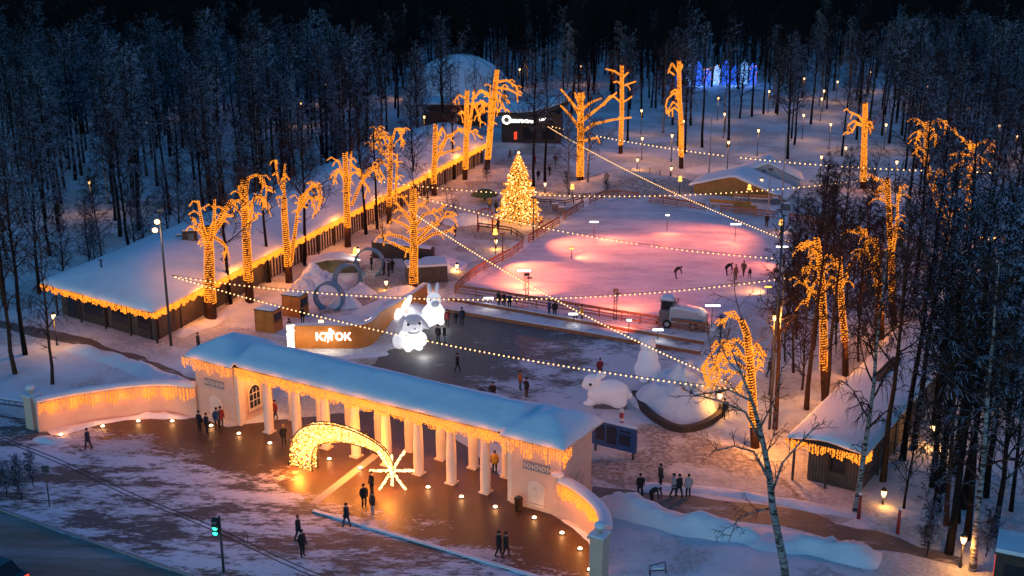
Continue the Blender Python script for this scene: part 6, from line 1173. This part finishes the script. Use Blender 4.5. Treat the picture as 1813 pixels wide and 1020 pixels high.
PPL = [((354, 765), 'stand', 'person in black standing by the left gate pavilion, leftmost of three', {}), ((367, 769), 'pockets', 'person in black standing by the left gate pavilion, middle of three', {}), ((385, 759), 'phone', 'person in a blue jacket before the arched niche of the left gate pavilion', dict(coat='coat_blue')), ((392, 757), 'stand', 'person in a dark red coat standing beside the one in blue at the left pavilion', dict(coat='coat_red')),
 ((503, 790), 'phone', 'person with a yellow hat standing under the colonnade left of the comet arch', dict(hat='coat_yellow')), ((157, 797), 'walk', 'dark figure walking in the snow near the long curved wall', dict(coat='coat_navy')), ((529, 957), 'walk', 'person in a dark coat with red hat walking toward the plaza, farther of two', dict(hat='coat_red')), ((536, 986), 'stand', 'person in a long black coat on the pavement, nearer of two', dict(h=1.85)),
 ((645, 899), 'stand', 'person in dark clothes standing before the star', {}), ((660, 912), 'pockets', 'person in pale trousers standing before the star', dict(legs='coat_pale', coat='coat_brown')), ((659, 876), 'phone', 'person in black close to the left of the star', {}), ((614, 934), 'walk', 'dim figure walking at the snowy edge of the plaza', dict(coat='coat_navy', legs='jeans')), ((883, 985), 'walk', 'person in black walking on the right of the plaza, left of a pair', {}), ((896, 987), 'walk', 'person in black walking on the right of the plaza, right of a pair', {}),
 ((352, 621), 'walk', 'person in brown walking alone on the snow behind the left gate pavilion', dict(coat='coat_brown')), ((536, 573), 'stand', 'person in black by the kiosk next to the nearest blue ring', {}), ((513, 595), 'stand', 'person in brown behind the entrance panel', dict(coat='coat_brown')), ((776, 607), 'stand', 'person in black right of the big lop eared rabbit, left of a pair', {}), ((787, 607), 'stand', 'person with white hat and jeans right of the big lop eared rabbit', dict(legs='jeans', hat='hat_white')),
 ((792, 578), 'phone', 'person in a red coat facing the upright lit rabbit', dict(coat='coat_red')), ((807, 573), 'stand', 'child in black near the upright lit rabbit', dict(h=1.3)), ((818, 577), 'stand', 'tall person in navy near the upright lit rabbit', dict(coat='coat_navy', h=1.85)), ((810, 659), 'walk', 'person in black walking alone in the middle of the dark square', {}), ((873, 713), 'push', 'person in black bending forward to push a stroller on the square', dict(h=1.8)),
 ((921, 691), 'stand', 'person in an orange jacket standing on the square', dict(coat='coat_orange', legs='jeans')), ((932, 704), 'pockets', 'person in dark clothes beside the one in orange', dict(legs='coat_brown')), ((1062, 668), 'phone', 'person in dark red behind the crouching rabbit', dict(coat='coat_red', legs='coat_brown')),
 ((883, 544), 'stand', 'person in black at the rink fence, left of a group of three', {}), ((892, 546), 'pockets', 'person in black at the rink fence, middle of a group of three', {}), ((902, 548), 'stand', 'person in dark grey at the rink fence, right of a group of three', dict(coat='coat_navy')), ((972, 560), 'pockets', 'person in a blue jacket leaning on the rink fence', dict(coat='coat_blue')), ((982, 562), 'stand', 'person in black beside the one in blue at the rink fence', {}), ((1019, 569), 'stand', 'person in pale grey standing by the middle lamp bar of the deck', dict(coat='coat_pale')), ((1030, 570), 'stand', 'person in a yellow jacket at the rink fence', dict(coat='coat_yellow')),
 ((1197, 494), 'bend', 'skater in black bending forward in the middle of the ice', dict(rz=90)), ((1287, 488), 'bend', 'skater in black bending forward at the right of the ice', dict(rz=90)), ((1302, 496), 'stand', 'skater in a red brown jacket standing at the right of the ice', dict(coat='coat_brown')), ((1316, 489), 'walk', 'skater in brown gliding at the right of the ice', dict(coat='coat_brown')), ((1327, 493), 'walk', 'small child skating at the right of the ice', dict(h=1.2)), ((1357, 402), 'walk', 'skater in black striding at the far side of the ice', dict(rz=0)),
 ((1133, 880), 'walk', 'blurred dark person on the right path, leftmost of the group', {}), ((1155, 895), 'bend', 'person in black bending down on the right path', dict(rz=60)), ((1169, 862), 'stand', 'slim person in dark brown standing behind the right path', dict(coat='coat_brown')), ((1192, 880), 'walk', 'person in pale coat on the right path, left of three', dict(coat='coat_pale')), ((1202, 881), 'walk', 'person in black on the right path, middle of three', {}), ((1218, 881), 'stand', 'person in a pale jacket and dark trousers on the right path, right of three', dict(coat='coat_pale')),
 ((658, 478), 'stand', 'person in black framed by the farthest blue ring', {}), ((680, 487), 'stand', 'person in navy right of the farthest blue ring', dict(coat='coat_navy')), ((689, 490), 'stand', 'tall person in black right of the farthest blue ring, nearer', dict(h=1.85)), ((695, 484), 'pockets', 'person in black beside the tall one near the blue rings', {}), ((716, 462), 'walk', 'person in brown left of the lone lit tree trunk, left one', dict(coat='coat_brown')), ((724, 464), 'walk', 'person in brown left of the lone lit tree trunk, right one', dict(coat='coat_brown')),
 ((867, 372), 'stand', 'person in a yellow hat left of the spruce', dict(hat='coat_yellow', coat='coat_yellow')), ((878, 378), 'stand', 'person in black left of the spruce', dict(h=1.8)), ((806, 421), 'stand', 'person in black on the snow left of the red play frame', {}), ((882, 410), 'stand', 'person in dark clothes at the orange torch left of the rink', {}), ((953, 320), 'stand', 'person in black between the two dark trees right of the spruce', {}), ((973, 312), 'walk', 'person in black walking on the wide snow path to the restaurant', {}), ((983, 292), 'walk', 'person in brown farther along the snow path to the restaurant', dict(coat='coat_brown')), ((947, 292), 'stand', 'group member in dark red near the restaurant path', dict(coat='coat_red')), ((903, 282), 'walk', 'person in red walking before the restaurant', dict(coat='coat_red')), ((956, 405), 'bend', 'child in a red jacket leaning on the rink fence', dict(coat='coat_red', h=1.3, rz=90)),
 ((1281, 742), 'stand', 'person in black behind the right end of the curved bench', {}), ((1362, 668), 'walk', 'dark figure walking right of the drooping lit tree', {}), ((649, 803), 'walk', 'person in a yellow jacket walking between the columns in the middle', dict(coat='coat_yellow')), ((876, 838), 'stand', 'person in a yellow jacket standing behind the rightmost columns', dict(coat='coat_yellow')), ((488, 745), 'walk', 'person in dark red between the leftmost columns', dict(coat='coat_red')), ((1480, 585), 'walk', 'dark figure standing under the lit trees at the right', {}), ((1640, 968), 'stand', 'dark figure among the trunks by the right path', {})]
for px, pose, lb, kw in PPL: person(px, pose, lb, **kw)
# the stroller on the square
t = thing('stroller', 'dark stroller pushed across the square', 'stroller', W(853, 710), R(-10)); mb = MB(); mb.sphere((0, 0, .75), (.45, .28, .26), 12, 8); mb.build('body', 'coat_black', t); mb = MB(); mb.tube([(.3, 0, .4), (.6, 0, 1.05)], .025, 5); mb.tube([(-.35, 0, .35), (.35, 0, .5)], .03, 5); mb.build('frame', 'iron', t)
for x in (-.35, .35):
    for y in (-.25, .25): mb = MB(); mb.lathe([(.05, -.03), (.16, -.03), (.16, .03), (.05, .03)], 10); mb.v = [(a, c, b) for a, b, c in mb.v]; mb.build('wheel', 'rubber', t, (x, y, .16))
